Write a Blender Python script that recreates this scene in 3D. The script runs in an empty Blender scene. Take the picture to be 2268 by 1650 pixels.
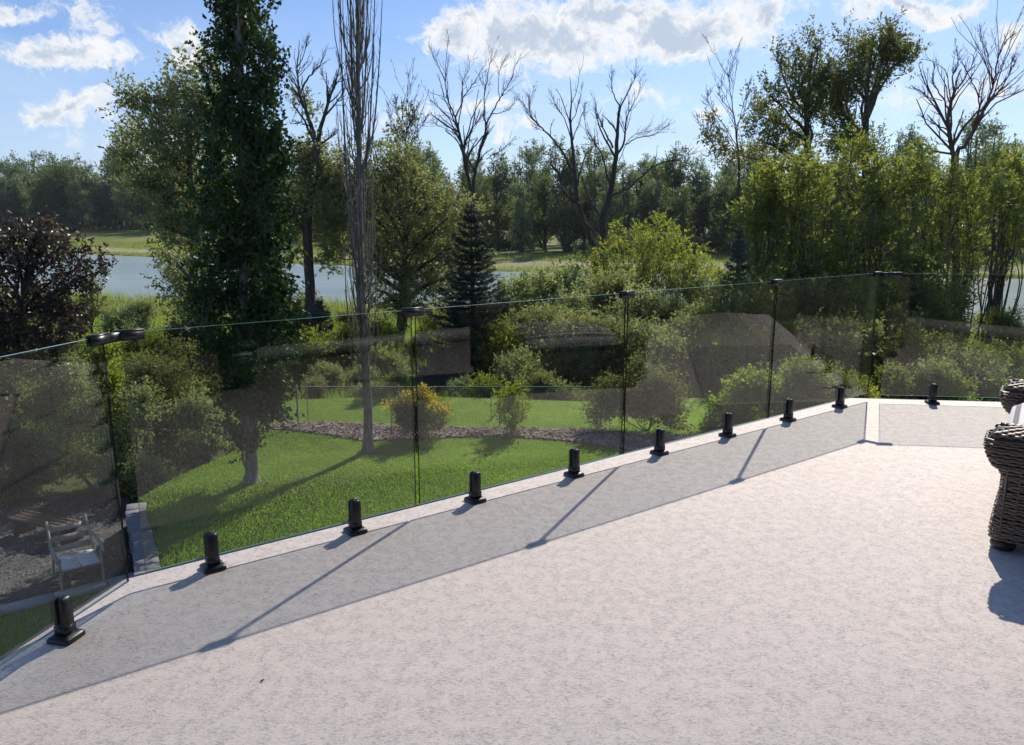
import bpy, math, random
import numpy as np
from mathutils import Vector

C = bpy.context.scene
COL = C.collection
R = math.radians
rng = np.random.default_rng(11)
random.seed(5)

# ------------------------------------------------------------------ camera
PITCH = 11.31
cam_data = bpy.data.cameras.new('camera')
cam_data.sensor_width = 36.0
cam_data.lens = 27.19
cam_data.clip_start = 0.05
cam_data.clip_end = 9000
cam = bpy.data.objects.new('camera', cam_data)
COL.objects.link(cam)
cam.location = (0, 0, 1.62)
cam.rotation_euler = (R(90 - PITCH), 0, 0)
C.camera = cam

def ray(x, y):
    """direction through a point of the photograph (measured on a 2268 px wide copy)"""
    v0, v1, v2 = (x - 1134) / 1712.7, -(y - 825) / 1712.7, 1.0
    c, s = math.cos(R(PITCH)), math.sin(R(PITCH))
    return np.array([v0, v2 * c + v1 * s, v1 * c - v2 * s])

def at(x, y, Y):
    """world point at forward distance Y"""
    r = ray(x, y)
    return r * (Y / r[1]) + np.array([0, 0, 1.62])

def onz(x, y, z):
    r = ray(x, y)
    return r * ((z - 1.62) / r[2]) + np.array([0, 0, 1.62])

# ------------------------------------------------------------------ light and sky
SUN_AZ, SUN_EL = 25.0, 38.0          # azimuth clockwise from +Y
SUN = Vector((math.sin(R(SUN_AZ)) * math.cos(R(SUN_EL)), math.cos(R(SUN_AZ)) * math.cos(R(SUN_EL)), math.sin(R(SUN_EL))))
sd = bpy.data.lights.new('sun', 'SUN')
sd.energy = 4.2
sd.angle = R(0.55)
sd.color = (1.0, 0.93, 0.83)
sun = bpy.data.objects.new('sun', sd)
COL.objects.link(sun)
sun.location = (20, 40, 60)
sun.rotation_euler = SUN.to_track_quat('Z', 'Y').to_euler()

C.view_settings.view_transform = 'Standard'
C.view_settings.look = 'None'
C.view_settings.exposure = 0.35
C.view_settings.gamma = 1.0
C.view_settings.use_curve_mapping = False
C.render.engine = 'CYCLES'
C.cycles.use_denoising = True
try:
    C.cycles.denoiser = 'OPENIMAGEDENOISE'
    C.cycles.denoising_input_passes = 'RGB_ALBEDO_NORMAL'
except Exception:
    pass
C.cycles.max_bounces = 8
C.cycles.diffuse_bounces = 3
C.cycles.glossy_bounces = 4
C.cycles.transmission_bounces = 4
C.cycles.transparent_max_bounces = 24
C.cycles.caustics_reflective = False
C.cycles.caustics_refractive = False
C.cycles.sample_clamp_indirect = 6.0

W = bpy.data.worlds.new('World')
C.world = W
W.use_nodes = True
wt = W.node_tree
wt.nodes.clear()

class NT:
    """small node-tree helper"""
    def __init__(s, tree): s.t = tree
    def n(s, typ, **kw):
        nd = s.t.nodes.new(typ)
        for k, v in kw.items():
            if k.startswith('i_'):
                nd.inputs[int(k[2:]) if k[2:].isdigit() else k[2:]].default_value = v
            else:
                setattr(nd, k, v)
        return nd
    def l(s, a, b): s.t.links.new(a, b)
    def math(s, op, a, b=None, c=None, clamp=False):
        nd = s.t.nodes.new('ShaderNodeMath'); nd.operation = op; nd.use_clamp = clamp
        for i, v in enumerate((a, b, c)):
            if v is None: continue
            if isinstance(v, (int, float)): nd.inputs[i].default_value = v
            else: s.l(v, nd.inputs[i])
        return nd.outputs[0]
    def vmath(s, op, a, b=None, scale=None):
        nd = s.t.nodes.new('ShaderNodeVectorMath'); nd.operation = op
        for i, v in enumerate((a, b)):
            if v is None: continue
            if isinstance(v, (tuple, list)): nd.inputs[i].default_value = v
            else: s.l(v, nd.inputs[i])
        if scale is not None:
            if isinstance(scale, (int, float)): nd.inputs['Scale'].default_value = scale
            else: s.l(scale, nd.inputs['Scale'])
        return nd.outputs[1] if op in ('LENGTH', 'DOT_PRODUCT', 'DISTANCE') else nd.outputs[0]
    def noise(s, vec, scale, detail=4, rough=0.55, dist=0.0):
        nd = s.t.nodes.new('ShaderNodeTexNoise')
        nd.inputs['Scale'].default_value = scale; nd.inputs['Detail'].default_value = detail
        nd.inputs['Roughness'].default_value = rough; nd.inputs['Distortion'].default_value = dist
        if vec is not None: s.l(vec, nd.inputs['Vector'])
        return nd
    def ramp(s, fac, lo, hi, smooth=True):
        nd = s.t.nodes.new('ShaderNodeMapRange')
        if smooth: nd.interpolation_type = 'SMOOTHSTEP'
        nd.inputs['From Min'].default_value = lo; nd.inputs['From Max'].default_value = hi
        s.l(fac, nd.inputs['Value'])
        return nd.outputs[0]
    def mix(s, fac, a, b, mode='MIX'):
        nd = s.t.nodes.new('ShaderNodeMix'); nd.data_type = 'RGBA'; nd.blend_type = mode
        nd.clamp_factor = True
        for sock, v in ((nd.inputs[0], fac), (nd.inputs[6], a), (nd.inputs[7], b)):
            if isinstance(v, (int, float)): sock.default_value = v
            elif isinstance(v, (tuple, list)): sock.default_value = (*v[:3], 1.0)
            else: s.l(v, sock)
        return nd.outputs[2]

w = NT(wt)
SKY_STRENGTH = 0.10
out = w.n('ShaderNodeOutputWorld')
bg = w.n('ShaderNodeBackground', i_Strength=SKY_STRENGTH)
sky = w.n('ShaderNodeTexSky', sky_type='NISHITA')
sky.sun_disc = False
sky.sun_elevation = R(SUN_EL)
sky.sun_rotation = R(SUN_AZ)
sky.altitude = 1000
sky.air_density = 1.0
sky.dust_density = 0.7
sky.ozone_density = 2.2
tc = w.n('ShaderNodeTexCoord')
d = w.vmath('NORMALIZE', tc.outputs['Generated'])
sx = w.n('ShaderNodeSeparateXYZ'); w.l(d, sx.inputs[0])
azr = w.math('ARCTAN2', sx.outputs[0], sx.outputs[1])
az = w.math('MULTIPLY', azr, 57.2958)
el = w.math('MULTIPLY', w.math('ARCSINE', sx.outputs[2]), 57.2958)
cmb = w.n('ShaderNodeCombineXYZ'); w.l(az, cmb.inputs[0]); w.l(el, cmb.inputs[1])
uv = cmb.outputs[0]
# puffy distortion of the cloud outlines at three sizes
n1 = w.noise(uv, 0.16, 2, 0.5); n2 = w.noise(uv, 0.55, 5, 0.62)
o1 = w.vmath('SCALE', w.vmath('SUBTRACT', n1.outputs['Color'], (0.5, 0.5, 0.5)), scale=4.0)
o2 = w.vmath('SCALE', w.vmath('SUBTRACT', n2.outputs['Color'], (0.5, 0.5, 0.5)), scale=2.6)
uvd = w.vmath('ADD', w.vmath('ADD', uv, o1), o2)

def azel(px, py):
    r = ray(px, py)
    return math.degrees(math.atan2(r[0], r[1])), math.degrees(math.atan2(r[2], math.hypot(r[0], r[1])))
PUFFS = [  # x, y, half width, half height (in the photograph), strength
    (1200, 85, 260, 80, 1.0), (1000, 85, 85, 48, .85), (1030, 60, 70, 40, .8), (1500, 60, 260, 75, 1.0), (1690, 50, 85, 45, .8), (1330, 20, 300, 50, .85),
    (1190, 130, 80, 28, .7), (1580, 120, 60, 24, .6), (2020, 5, 190, 34, .9), (2240, 60, 60, 50, .7),
    (130, 118, 165, 36, .85), (55, 98, 70, 28, .7), (165, 235, 110, 40, .85), (110, 255, 70, 26, .7), (400, 88, 78, 52, .8), (190, 40, 70, 62, .62), (235, 75, 40, 30, .6),
    (30, 8, 80, 30, .7), (1080, 235, 90, 26, .62), (1130, 290, 110, 22, .5), (1580, 250, 70, 24, .6), (1420, 215, 170, 36, .42),
    (1760, 230, 130, 30, .5), (2060, 225, 180, 55, .5), (1640, 325, 130, 22, .55), (2180, 200, 90, 40, .5), (900, 260, 140, 24, .36), (230, 300, 120, 22, .33)]
field = None
for (px, py, rx, ry, st) in PUFFS:
    a0, e0 = azel(px, py); a1, _ = azel(px + rx, py); _, e1 = azel(px, py - ry)
    q = w.vmath('MULTIPLY', w.vmath('SUBTRACT', uvd, (a0, e0, 0)), (1 / max(a1 - a0, .1), 1 / max(e1 - e0, .1), 0))
    f = w.math('MULTIPLY', w.math('SUBTRACT', 1.35, w.vmath('LENGTH', q)), st)
    field = f if field is None else w.math('MAXIMUM', field, f)
# scattered clouds over the rest of the sky, beyond what the camera sees
gm = w.vmath('MULTIPLY', uv, (1, 2.1, 1))
gen = w.noise(gm, 0.045, 6, 0.6)
gsoft = w.math('MULTIPLY', w.math('SUBTRACT', gen.outputs[0], 0.52), 4.0)
inside = w.math('MULTIPLY', w.ramp(w.math('ABSOLUTE', az), 44, 34), w.ramp(el, 26, 17))
gsoft = w.math('SUBTRACT', gsoft, w.math('MULTIPLY', inside, 3.0))
field = w.math('MAXIMUM', field, gsoft)
fine = w.noise(uvd, 0.9, 8, 0.66)
dens = w.math('ADD', field, w.math('MULTIPLY', w.math('SUBTRACT', fine.outputs[0], 0.5), 1.7))
cover = w.ramp(dens, 0.16, 0.80)
core = w.ramp(w.math('ADD', dens, w.math('MULTIPLY', w.math('SUBTRACT', n2.outputs[0], .5), 1.6)), 0.58, 1.25)
K = 0.80 / SKY_STRENGTH
cloud = w.mix(core, (0.93 * K, 0.94 * K, 0.96 * K), (0.54 * K, 0.63 * K, 0.77 * K))
# thin veil of cirrus and summer haze low over the horizon
veil_n = w.noise(w.vmath('MULTIPLY', uv, (0.5, 1.6, 1)), 0.12, 5, 0.6)
veil = w.math('MULTIPLY', w.math('MULTIPLY', w.ramp(el, 17, 2), w.ramp(veil_n.outputs[0], .26, .62)), 0.80)
sky_adj = w.mix(1.0, sky.outputs[0], (0.74, .84, 1.04), 'MULTIPLY')
skyc = w.mix(veil, sky_adj, (0.60 * K, 0.73 * K, 0.92 * K))
mixc = w.mix(w.math('MULTIPLY', cover, w.ramp(el, -0.5, 1.5)), skyc, cloud)
w.l(mixc, bg.inputs['Color'])
w.l(bg.outputs[0], out.inputs['Surface'])

# ------------------------------------------------------------------ mesh helpers
class MB:
    """collects vertices and faces; build() links them as ONE mesh object"""
    def __init__(s): s.V = []; s.F = []; s.n = 0; s.M = []
    def add(s, V, F, m=0):
        V = np.asarray(V, dtype=np.float32).reshape(-1, 3)
        F = np.asarray(F, dtype=np.int32)
        if len(F) == 0: return
        s.V.append(V); s.F.append(F + s.n); s.n += len(V); s.M.append(np.full(len(F), m, np.int32))
    def box(s, lo, hi, m=0):
        x0, y0, z0 = lo; x1, y1, z1 = hi
        s.add([(x0, y0, z0), (x1, y0, z0), (x1, y1, z0), (x0, y1, z0), (x0, y0, z1), (x1, y0, z1), (x1, y1, z1), (x0, y1, z1)],
              [(0, 3, 2, 1), (4, 5, 6, 7), (0, 1, 5, 4), (1, 2, 6, 5), (2, 3, 7, 6), (3, 0, 4, 7)], m)
    def obox(s, c, ux, uy, uz, hx, hy, hz, m=0):
        c, ux, uy, uz = [np.asarray(v, float) for v in (c, ux, uy, uz)]
        P = [c + ux * hx * a + uy * hy * b + uz * hz * e for e in (-1, 1) for (a, b) in ((-1, -1), (1, -1), (1, 1), (-1, 1))]
        s.add(P, [(0, 3, 2, 1), (4, 5, 6, 7), (0, 1, 5, 4), (1, 2, 6, 5), (2, 3, 7, 6), (3, 0, 4, 7)], m)
    def tube(s, P, rad, sides=6, m=0, cap=True):
        P = np.asarray(P, float); k = len(P)
        rad = np.broadcast_to(np.asarray(rad, float), (k,))
        T = np.gradient(P, axis=0); T /= np.linalg.norm(T, axis=1, keepdims=True) + 1e-9
        ref = np.array([0.31, 0.95, 0.05]) if abs(T[0, 2]) > .5 else np.array([0.05, 0.1, 0.99])
        A = np.cross(T, ref); A /= np.linalg.norm(A, axis=1, keepdims=True) + 1e-9
        B = np.cross(T, A)
        an = np.arange(sides) * 2 * np.pi / sides
        V = P[:, None] + (A[:, None] * np.cos(an)[None, :, None] + B[:, None] * np.sin(an)[None, :, None]) * rad[:, None, None]
        i = np.arange(k - 1)[:, None] * sides; j = np.arange(sides)[None]; jn = (j + 1) % sides
        F = np.stack([i + j, i + jn, i + sides + jn, i + sides + j], -1).reshape(-1, 4)
        s.add(V.reshape(-1, 3), F, m)
        if cap:
            b = s.n - k * sides
            for o in (0, (k - 1) * sides):
                if sides == 4 or sides == 3: 
                    s.V.append(np.zeros((0, 3), np.float32)); s.F.append(np.array([[b + o + q for q in range(sides)]], np.int32)); s.M.append(np.array([m], np.int32))
                else:
                    c = P[0] if o == 0 else P[-1]
                    s.V.append(np.array([c], np.float32)); ci = s.n; s.n += 1
                    s.F.append(np.array([[b + o + q, b + o + (q + 1) % sides, ci] for q in range(sides)], np.int32)); s.M.append(np.full(sides, m, np.int32))
    def lathe(s, prof, seg=20, c=(0, 0, 0), m=0):
        prof = np.asarray(prof, float); k = len(prof)
        an = np.arange(seg) * 2 * np.pi / seg
        V = np.stack([prof[:, 0, None] * np.cos(an) + c[0], prof[:, 0, None] * np.sin(an) + c[1], np.repeat(prof[:, 1, None], seg, 1) + c[2]], -1)
        i = np.arange(k - 1)[:, None] * seg; j = np.arange(seg)[None]; jn = (j + 1) % seg
        s.add(V.reshape(-1, 3), np.stack([i + j, i + jn, i + seg + jn, i + seg + j], -1).reshape(-1, 4), m)
    def prism(s, poly, z0, z1, m=0):
        n = len(poly)
        V = [(x, y, z0) for x, y in poly] + [(x, y, z1) for x, y in poly]
        s.V.append(np.asarray(V, np.float32)); b = s.n; s.n += 2 * n
        for f in ([b + n + i for i in range(n)], [b + n - 1 - i for i in range(n)]):
            s.F.append(np.array([f], np.int32)); s.M.append(np.array([m], np.int32))
        s.F.append(np.array([(b + i, b + (i + 1) % n, b + n + (i + 1) % n, b + n + i) for i in range(n)], np.int32)); s.M.append(np.full(n, m, np.int32))
    def mesh(s, name, mats, smooth=False):
        me = bpy.data.meshes.new(name)
        V = np.concatenate(s.V) if s.V else np.zeros((0, 3), np.float32)
        me.vertices.add(len(V)); me.vertices.foreach_set('co', V.ravel())
        tot = np.concatenate([np.full(len(f), f.shape[1], np.int32) for f in s.F])
        idx = np.concatenate([f.ravel() for f in s.F])
        st = np.concatenate([[0], np.cumsum(tot)[:-1]]).astype(np.int32)
        me.loops.add(len(idx)); me.loops.foreach_set('vertex_index', idx.astype(np.int32))
        me.polygons.add(len(tot)); me.polygons.foreach_set('loop_start', st)
        me.polygons.foreach_set('material_index', np.concatenate(s.M))
        if smooth: me.polygons.foreach_set('use_smooth', np.ones(len(tot), bool))
        me.update(calc_edges=True)
        for mm in (mats if isinstance(mats, (list, tuple)) else [mats]): me.materials.append(mm)
        return me
    def build(s, name, mats, parent=None, smooth=False):
        o = bpy.data.objects.new(name, s.mesh(name, mats, smooth))
        COL.objects.link(o)
        if parent is not None:
            o.parent = parent
        return o

def tag(o, label=None, cat=None, group=None, kind=None):
    if label: o['label'] = label
    if cat: o['category'] = cat
    if group: o['group'] = group
    if kind: o['kind'] = kind
    return o

def thing(name, label, cat, loc=(0, 0, 0), rz=0, group=None):
    o = bpy.data.objects.new(name, None)
    o.empty_display_size = 0.2
    COL.objects.link(o)
    o.location = tuple(float(v) for v in loc); o.rotation_euler = (0, 0, rz)
    return tag(o, label, cat, group)

def put(o, parent, loc=None, rz=None):
    """parent a mesh whose vertices are in world space under an Empty that sits elsewhere"""
    o.parent = parent
    return o

def dup(root, loc, rz=0, sc=(1, 1, 1), label=None, group=None):
    r = root.copy(); COL.objects.link(r)
    r.location = tuple(float(v) for v in loc); r.rotation_euler = (0, 0, rz); r.scale = sc
    if label: r['label'] = label
    if group: r['group'] = group
    for ch in root.children:
        c = ch.copy(); COL.objects.link(c); c.parent = r
        for g in ch.children:
            e = g.copy(); COL.objects.link(e); e.parent = c
    return r

# ------------------------------------------------------------------ materials
def new_mat(name):
    m = bpy.data.materials.new(name); m.use_nodes = True
    t = NT(m.node_tree); m.node_tree.nodes.clear()
    o = t.n('ShaderNodeOutputMaterial')
    return m, t, o

def plain(name, col, rough=.6, var=.18, scale=12, bump=0.0, metal=0.0, spec=.5, bscale=None):
    m, t, o = new_mat(name)
    p = t.n('ShaderNodeBsdfPrincipled', i_Roughness=rough, i_Metallic=metal)
    p.inputs['Specular IOR Level'].default_value = spec
    tcn = t.n('ShaderNodeTexCoord')
    nz = t.noise(tcn.outputs['Object'], scale, 6, .6)
    c = t.mix(nz.outputs[0], [v * (1 - var) for v in col], [min(1, v * (1 + var)) for v in col])
    t.l(c, p.inputs['Base Color'])
    if bump:
        b = t.n('ShaderNodeBump', i_Strength=bump, i_Distance=.02)
        nb = t.noise(tcn.outputs['Object'], bscale or scale * 4, 6, .65)
        t.l(nb.outputs[0], b.inputs['Height']); t.l(b.outputs[0], p.inputs['Normal'])
    t.l(p.outputs[0], o.inputs[0])
    return m

def leaf_mat(name, a, b, trans=.35, rough=.42, spec=.5, accent=None, acc=.0):
    m, t, o = new_mat(name)
    g = t.n('ShaderNodeNewGeometry')
    rnd = g.outputs['Random Per Island']
    tcn = t.n('ShaderNodeTexCoord')
    nz = t.noise(tcn.outputs['Object'], 1.9, 4, .6)
    f = t.math('ADD', t.math('MULTIPLY', rnd, .40), t.math('MULTIPLY', t.ramp(nz.outputs[0], .34, .66), .60))
    if name == 'grass_blade': f = t.math('ADD', t.math('MULTIPLY', f, .55), t.math('MULTIPLY', t.ramp(t.noise(tcn.outputs['Object'], .55, 5, .65).outputs[0], .32, .68), .45))
    c = t.mix(f, a, b)
    if accent is not None:
        r2 = t.math('FRACT', t.math('MULTIPLY', rnd, 37.17))
        patch = t.ramp(t.noise(tcn.outputs['Object'], 1.7, 2, .5).outputs[0], .52, .66)
        c = t.mix(t.math('MULTIPLY', t.math('LESS_THAN', r2, acc), patch), c, accent)
    p = t.n('ShaderNodeBsdfPrincipled', i_Roughness=rough + .12)
    p.inputs['Specular IOR Level'].default_value = spec * .6
    tr = t.n('ShaderNodeBsdfTranslucent')
    t.l(c, p.inputs['Base Color'])
    t.l(t.mix(1.0, c, (1.75, 1.75, .85), 'MULTIPLY'), tr.inputs[0])
    mx = t.n('ShaderNodeMixShader', i_0=trans)
    t.l(p.outputs[0], mx.inputs[1]); t.l(tr.outputs[0], mx.inputs[2])
    t.l(mx.outputs[0], o.inputs[0])
    return m

def deck_mat():
    m, t, o = new_mat('deck_vinyl')
    p = t.n('ShaderNodeBsdfPrincipled', i_Roughness=.75)
    p.inputs['Specular IOR Level'].default_value = .12
    tcn = t.n('ShaderNodeTexCoord'); v = tcn.outputs['Object']
    # short fibre marks in several directions, mottled blotches, fine specks
    def fibres(sx, sy, lo, hi, seed):
        mk = None
        for k, ang in enumerate((0.2, 0.95, 1.7, 2.6)):
            mp = t.n('ShaderNodeMapping'); mp.inputs['Rotation'].default_value = (0, 0, ang + seed); mp.inputs['Scale'].default_value = (sx, sy, 1)
            mp.inputs['Location'].default_value = (k * 7.3 + seed, k * 3.1, 0)
            t.l(v, mp.inputs['Vector'])
            f = t.ramp(t.noise(mp.outputs[0], 1.0, 2, .5).outputs[0], lo, hi)
            mk = f if mk is None else t.math('MAXIMUM', mk, f)
        return mk
    wob = t.vmath('ADD', v, t.vmath('SCALE', t.noise(v, 30, 3, .6).outputs['Color'], scale=.018)); v = wob
    marks = fibres(46, 130, .56, .68, 0.0); light = fibres(36, 100, .57, .69, 1.37)
    blot = t.noise(v, 17, 6, .68).outputs[0]
    big = t.noise(v, 1.3, 4, .55).outputs[0]
    speck = t.noise(v, 150, 3, .7).outputs[0]
    marks = t.math('MULTIPLY', marks, t.math('ADD', .3, t.math('MULTIPLY', .7, t.ramp(blot, .40, .60))))
    base = t.mix(t.ramp(blot, .36, .66), (.715, .618, .552), (.605, .536, .488))
    base = t.mix(t.math('MULTIPLY', t.ramp(big, .35, .70), .4), base, (.635, .572, .518))
    c = t.mix(t.math('MULTIPLY', light, .5), base, (.79, .70, .635))
    c = t.mix(t.math('MULTIPLY', marks, .60), c, (.265, .248, .236))
    c = t.mix(t.math('MULTIPLY', t.ramp(speck, .54, .70), .40), c, (.265, .248, .236))
    c = t.mix(t.math('MULTIPLY', t.ramp(speck, .46, .34), .5), c, (.80, .72, .67))
    t.l(c, p.inputs['Base Color'])
    b = t.n('ShaderNodeBump', i_Strength=.25, i_Distance=.002)
    t.l(t.math('ADD', speck, t.math('MULTIPLY', marks, -.7)), b.inputs['Height']); t.l(b.outputs[0], p.inputs['Normal'])
    t.l(p.outputs[0], o.inputs[0])
    return m

def glass_mat():
    m, t, o = new_mat('tinted_glass')
    g = t.n('ShaderNodeNewGeometry')
    dt = t.math('ABSOLUTE', t.vmath('DOT_PRODUCT', g.outputs['Incoming'], g.outputs['Normal']))
    k = t.math('POWER', t.math('SUBTRACT', 1.0, dt, clamp=True), 5.0)
    fr = t.math('ADD', .033, t.math('MULTIPLY', k, .967))
    tr = t.n('ShaderNodeBsdfTransparent'); tr.inputs[0].default_value = (.858, .874, .866, 1)
    gl = t.n('ShaderNodeBsdfGlossy', i_Roughness=0.0); gl.inputs[0].default_value = (1, 1, 1, 1)
    mx = t.n('ShaderNodeMixShader')
    t.l(fr, mx.inputs[0]); t.l(tr.outputs[0], mx.inputs[1]); t.l(gl.outputs[0], mx.inputs[2])
    t.l(mx.outputs[0], o.inputs[0])
    return m

def ground_mat(name, cols, scale=3.0, bump=.3, rough=.95):
    m, t, o = new_mat(name)
    p = t.n('ShaderNodeBsdfPrincipled', i_Roughness=rough)
    p.inputs['Specular IOR Level'].default_value = .15
    v = t.n('ShaderNodeTexCoord').outputs['Object']
    a = t.noise(v, scale, 8, .65).outputs[0]; b2 = t.noise(v, scale * .13, 4, .55).outputs[0]
    c = t.mix(t.ramp(a, .3, .7), cols[0], cols[1])
    c = t.mix(t.ramp(b2, .4, .62), c, cols[2])
    b3 = t.noise(v, scale * .05, 3, .6).outputs[0]; c = t.mix(1.0, c, t.mix(t.ramp(b3, .3, .7), (.78, .80, .72), (1.18, 1.12, 1.1)), 'MULTIPLY')
    t.l(c, p.inputs['Base Color'])
    bp = t.n('ShaderNodeBump', i_Strength=bump, i_Distance=.05)
    t.l(a, bp.inputs['Height']); t.l(bp.outputs[0], p.inputs['Normal'])
    t.l(p.outputs[0], o.inputs[0])
    return m

def water_mat():
    m, t, o = new_mat('river_water')
    p = t.n('ShaderNodeBsdfPrincipled', i_Roughness=.26)
    p.inputs['IOR'].default_value = 1.33
    v = t.n('ShaderNodeTexCoord').outputs['Object']
    mp = t.n('ShaderNodeMapping'); mp.inputs['Scale'].default_value = (.30, 1.0, 1); mp.inputs['Rotation'].default_value = (0, 0, R(-28)); t.l(v, mp.inputs[0])
    n_ = t.noise(mp.outputs[0], .8, 6, .62, .4).outputs[0]
    big = t.noise(mp.outputs[0], .10, 4, .6).outputs[0]
    t.l(t.mix(t.ramp(big, .35, .65), (.24, .31, .29), (.31, .37, .36)), p.inputs['Base Color'])
    bp = t.n('ShaderNodeBump', i_Strength=.55, i_Distance=.25)
    t.l(n_, bp.inputs['Height']); t.l(bp.outputs[0], p.inputs['Normal'])
    t.l(p.outputs[0], o.inputs[0])
    return m

def bark_mat(name, a, b, scale=5):
    m, t, o = new_mat(name)
    p = t.n('ShaderNodeBsdfPrincipled', i_Roughness=.9)
    p.inputs['Specular IOR Level'].default_value = .2
    v = t.n('ShaderNodeTexCoord').outputs['Object']
    mp = t.n('ShaderNodeMapping'); mp.inputs['Scale'].default_value = (4, 4, .8); t.l(v, mp.inputs[0])
    n_ = t.noise(mp.outputs[0], scale, 6, .7).outputs[0]
    t.l(t.mix(t.ramp(n_, .32, .68), a, b), p.inputs['Base Color'])
    bp = t.n('ShaderNodeBump', i_Strength=.6, i_Distance=.03)
    t.l(n_, bp.inputs['Height']); t.l(bp.outputs[0], p.inputs['Normal'])
    t.l(p.outputs[0], o.inputs[0])
    return m

def wicker_mat():
    m, t, o = new_mat('brown_wicker')
    p = t.n('ShaderNodeBsdfPrincipled', i_Roughness=.5)
    g = t.n('ShaderNodeNewGeometry')
    n_ = t.noise(t.n('ShaderNodeTexCoord').outputs['Object'], 60, 4, .6).outputs[0]
    f = t.math('ADD', t.math('MULTIPLY', g.outputs['Random Per Island'], .6), t.math('MULTIPLY', n_, .4))
    t.l(t.mix(f, (.090, .066, .050), (.240, .180, .135)), p.inputs['Base Color'])
    t.l(p.outputs[0], o.inputs[0])
    return m

def stripe_mat():
    m, t, o = new_mat('striped_fabric')
    p = t.n('ShaderNodeBsdfPrincipled', i_Roughness=.9)
    v = t.n('ShaderNodeTexCoord').outputs['Object']
    s = t.n('ShaderNodeSeparateXYZ'); t.l(v, s.inputs[0])
    st = t.math('GREATER_THAN', t.math('FRACT', t.math('MULTIPLY', s.outputs[0], 1 / .052)), .48)
    weave = t.noise(v, 220, 2, .6).outputs[0]
    c = t.mix(st, (.80, .78, .77), (.22, .205, .205))
    t.l(t.mix(t.math('MULTIPLY', weave, .25), c, (.4, .38, .37)), p.inputs['Base Color'])
    t.l(p.outputs[0], o.inputs[0])
    return m

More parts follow.
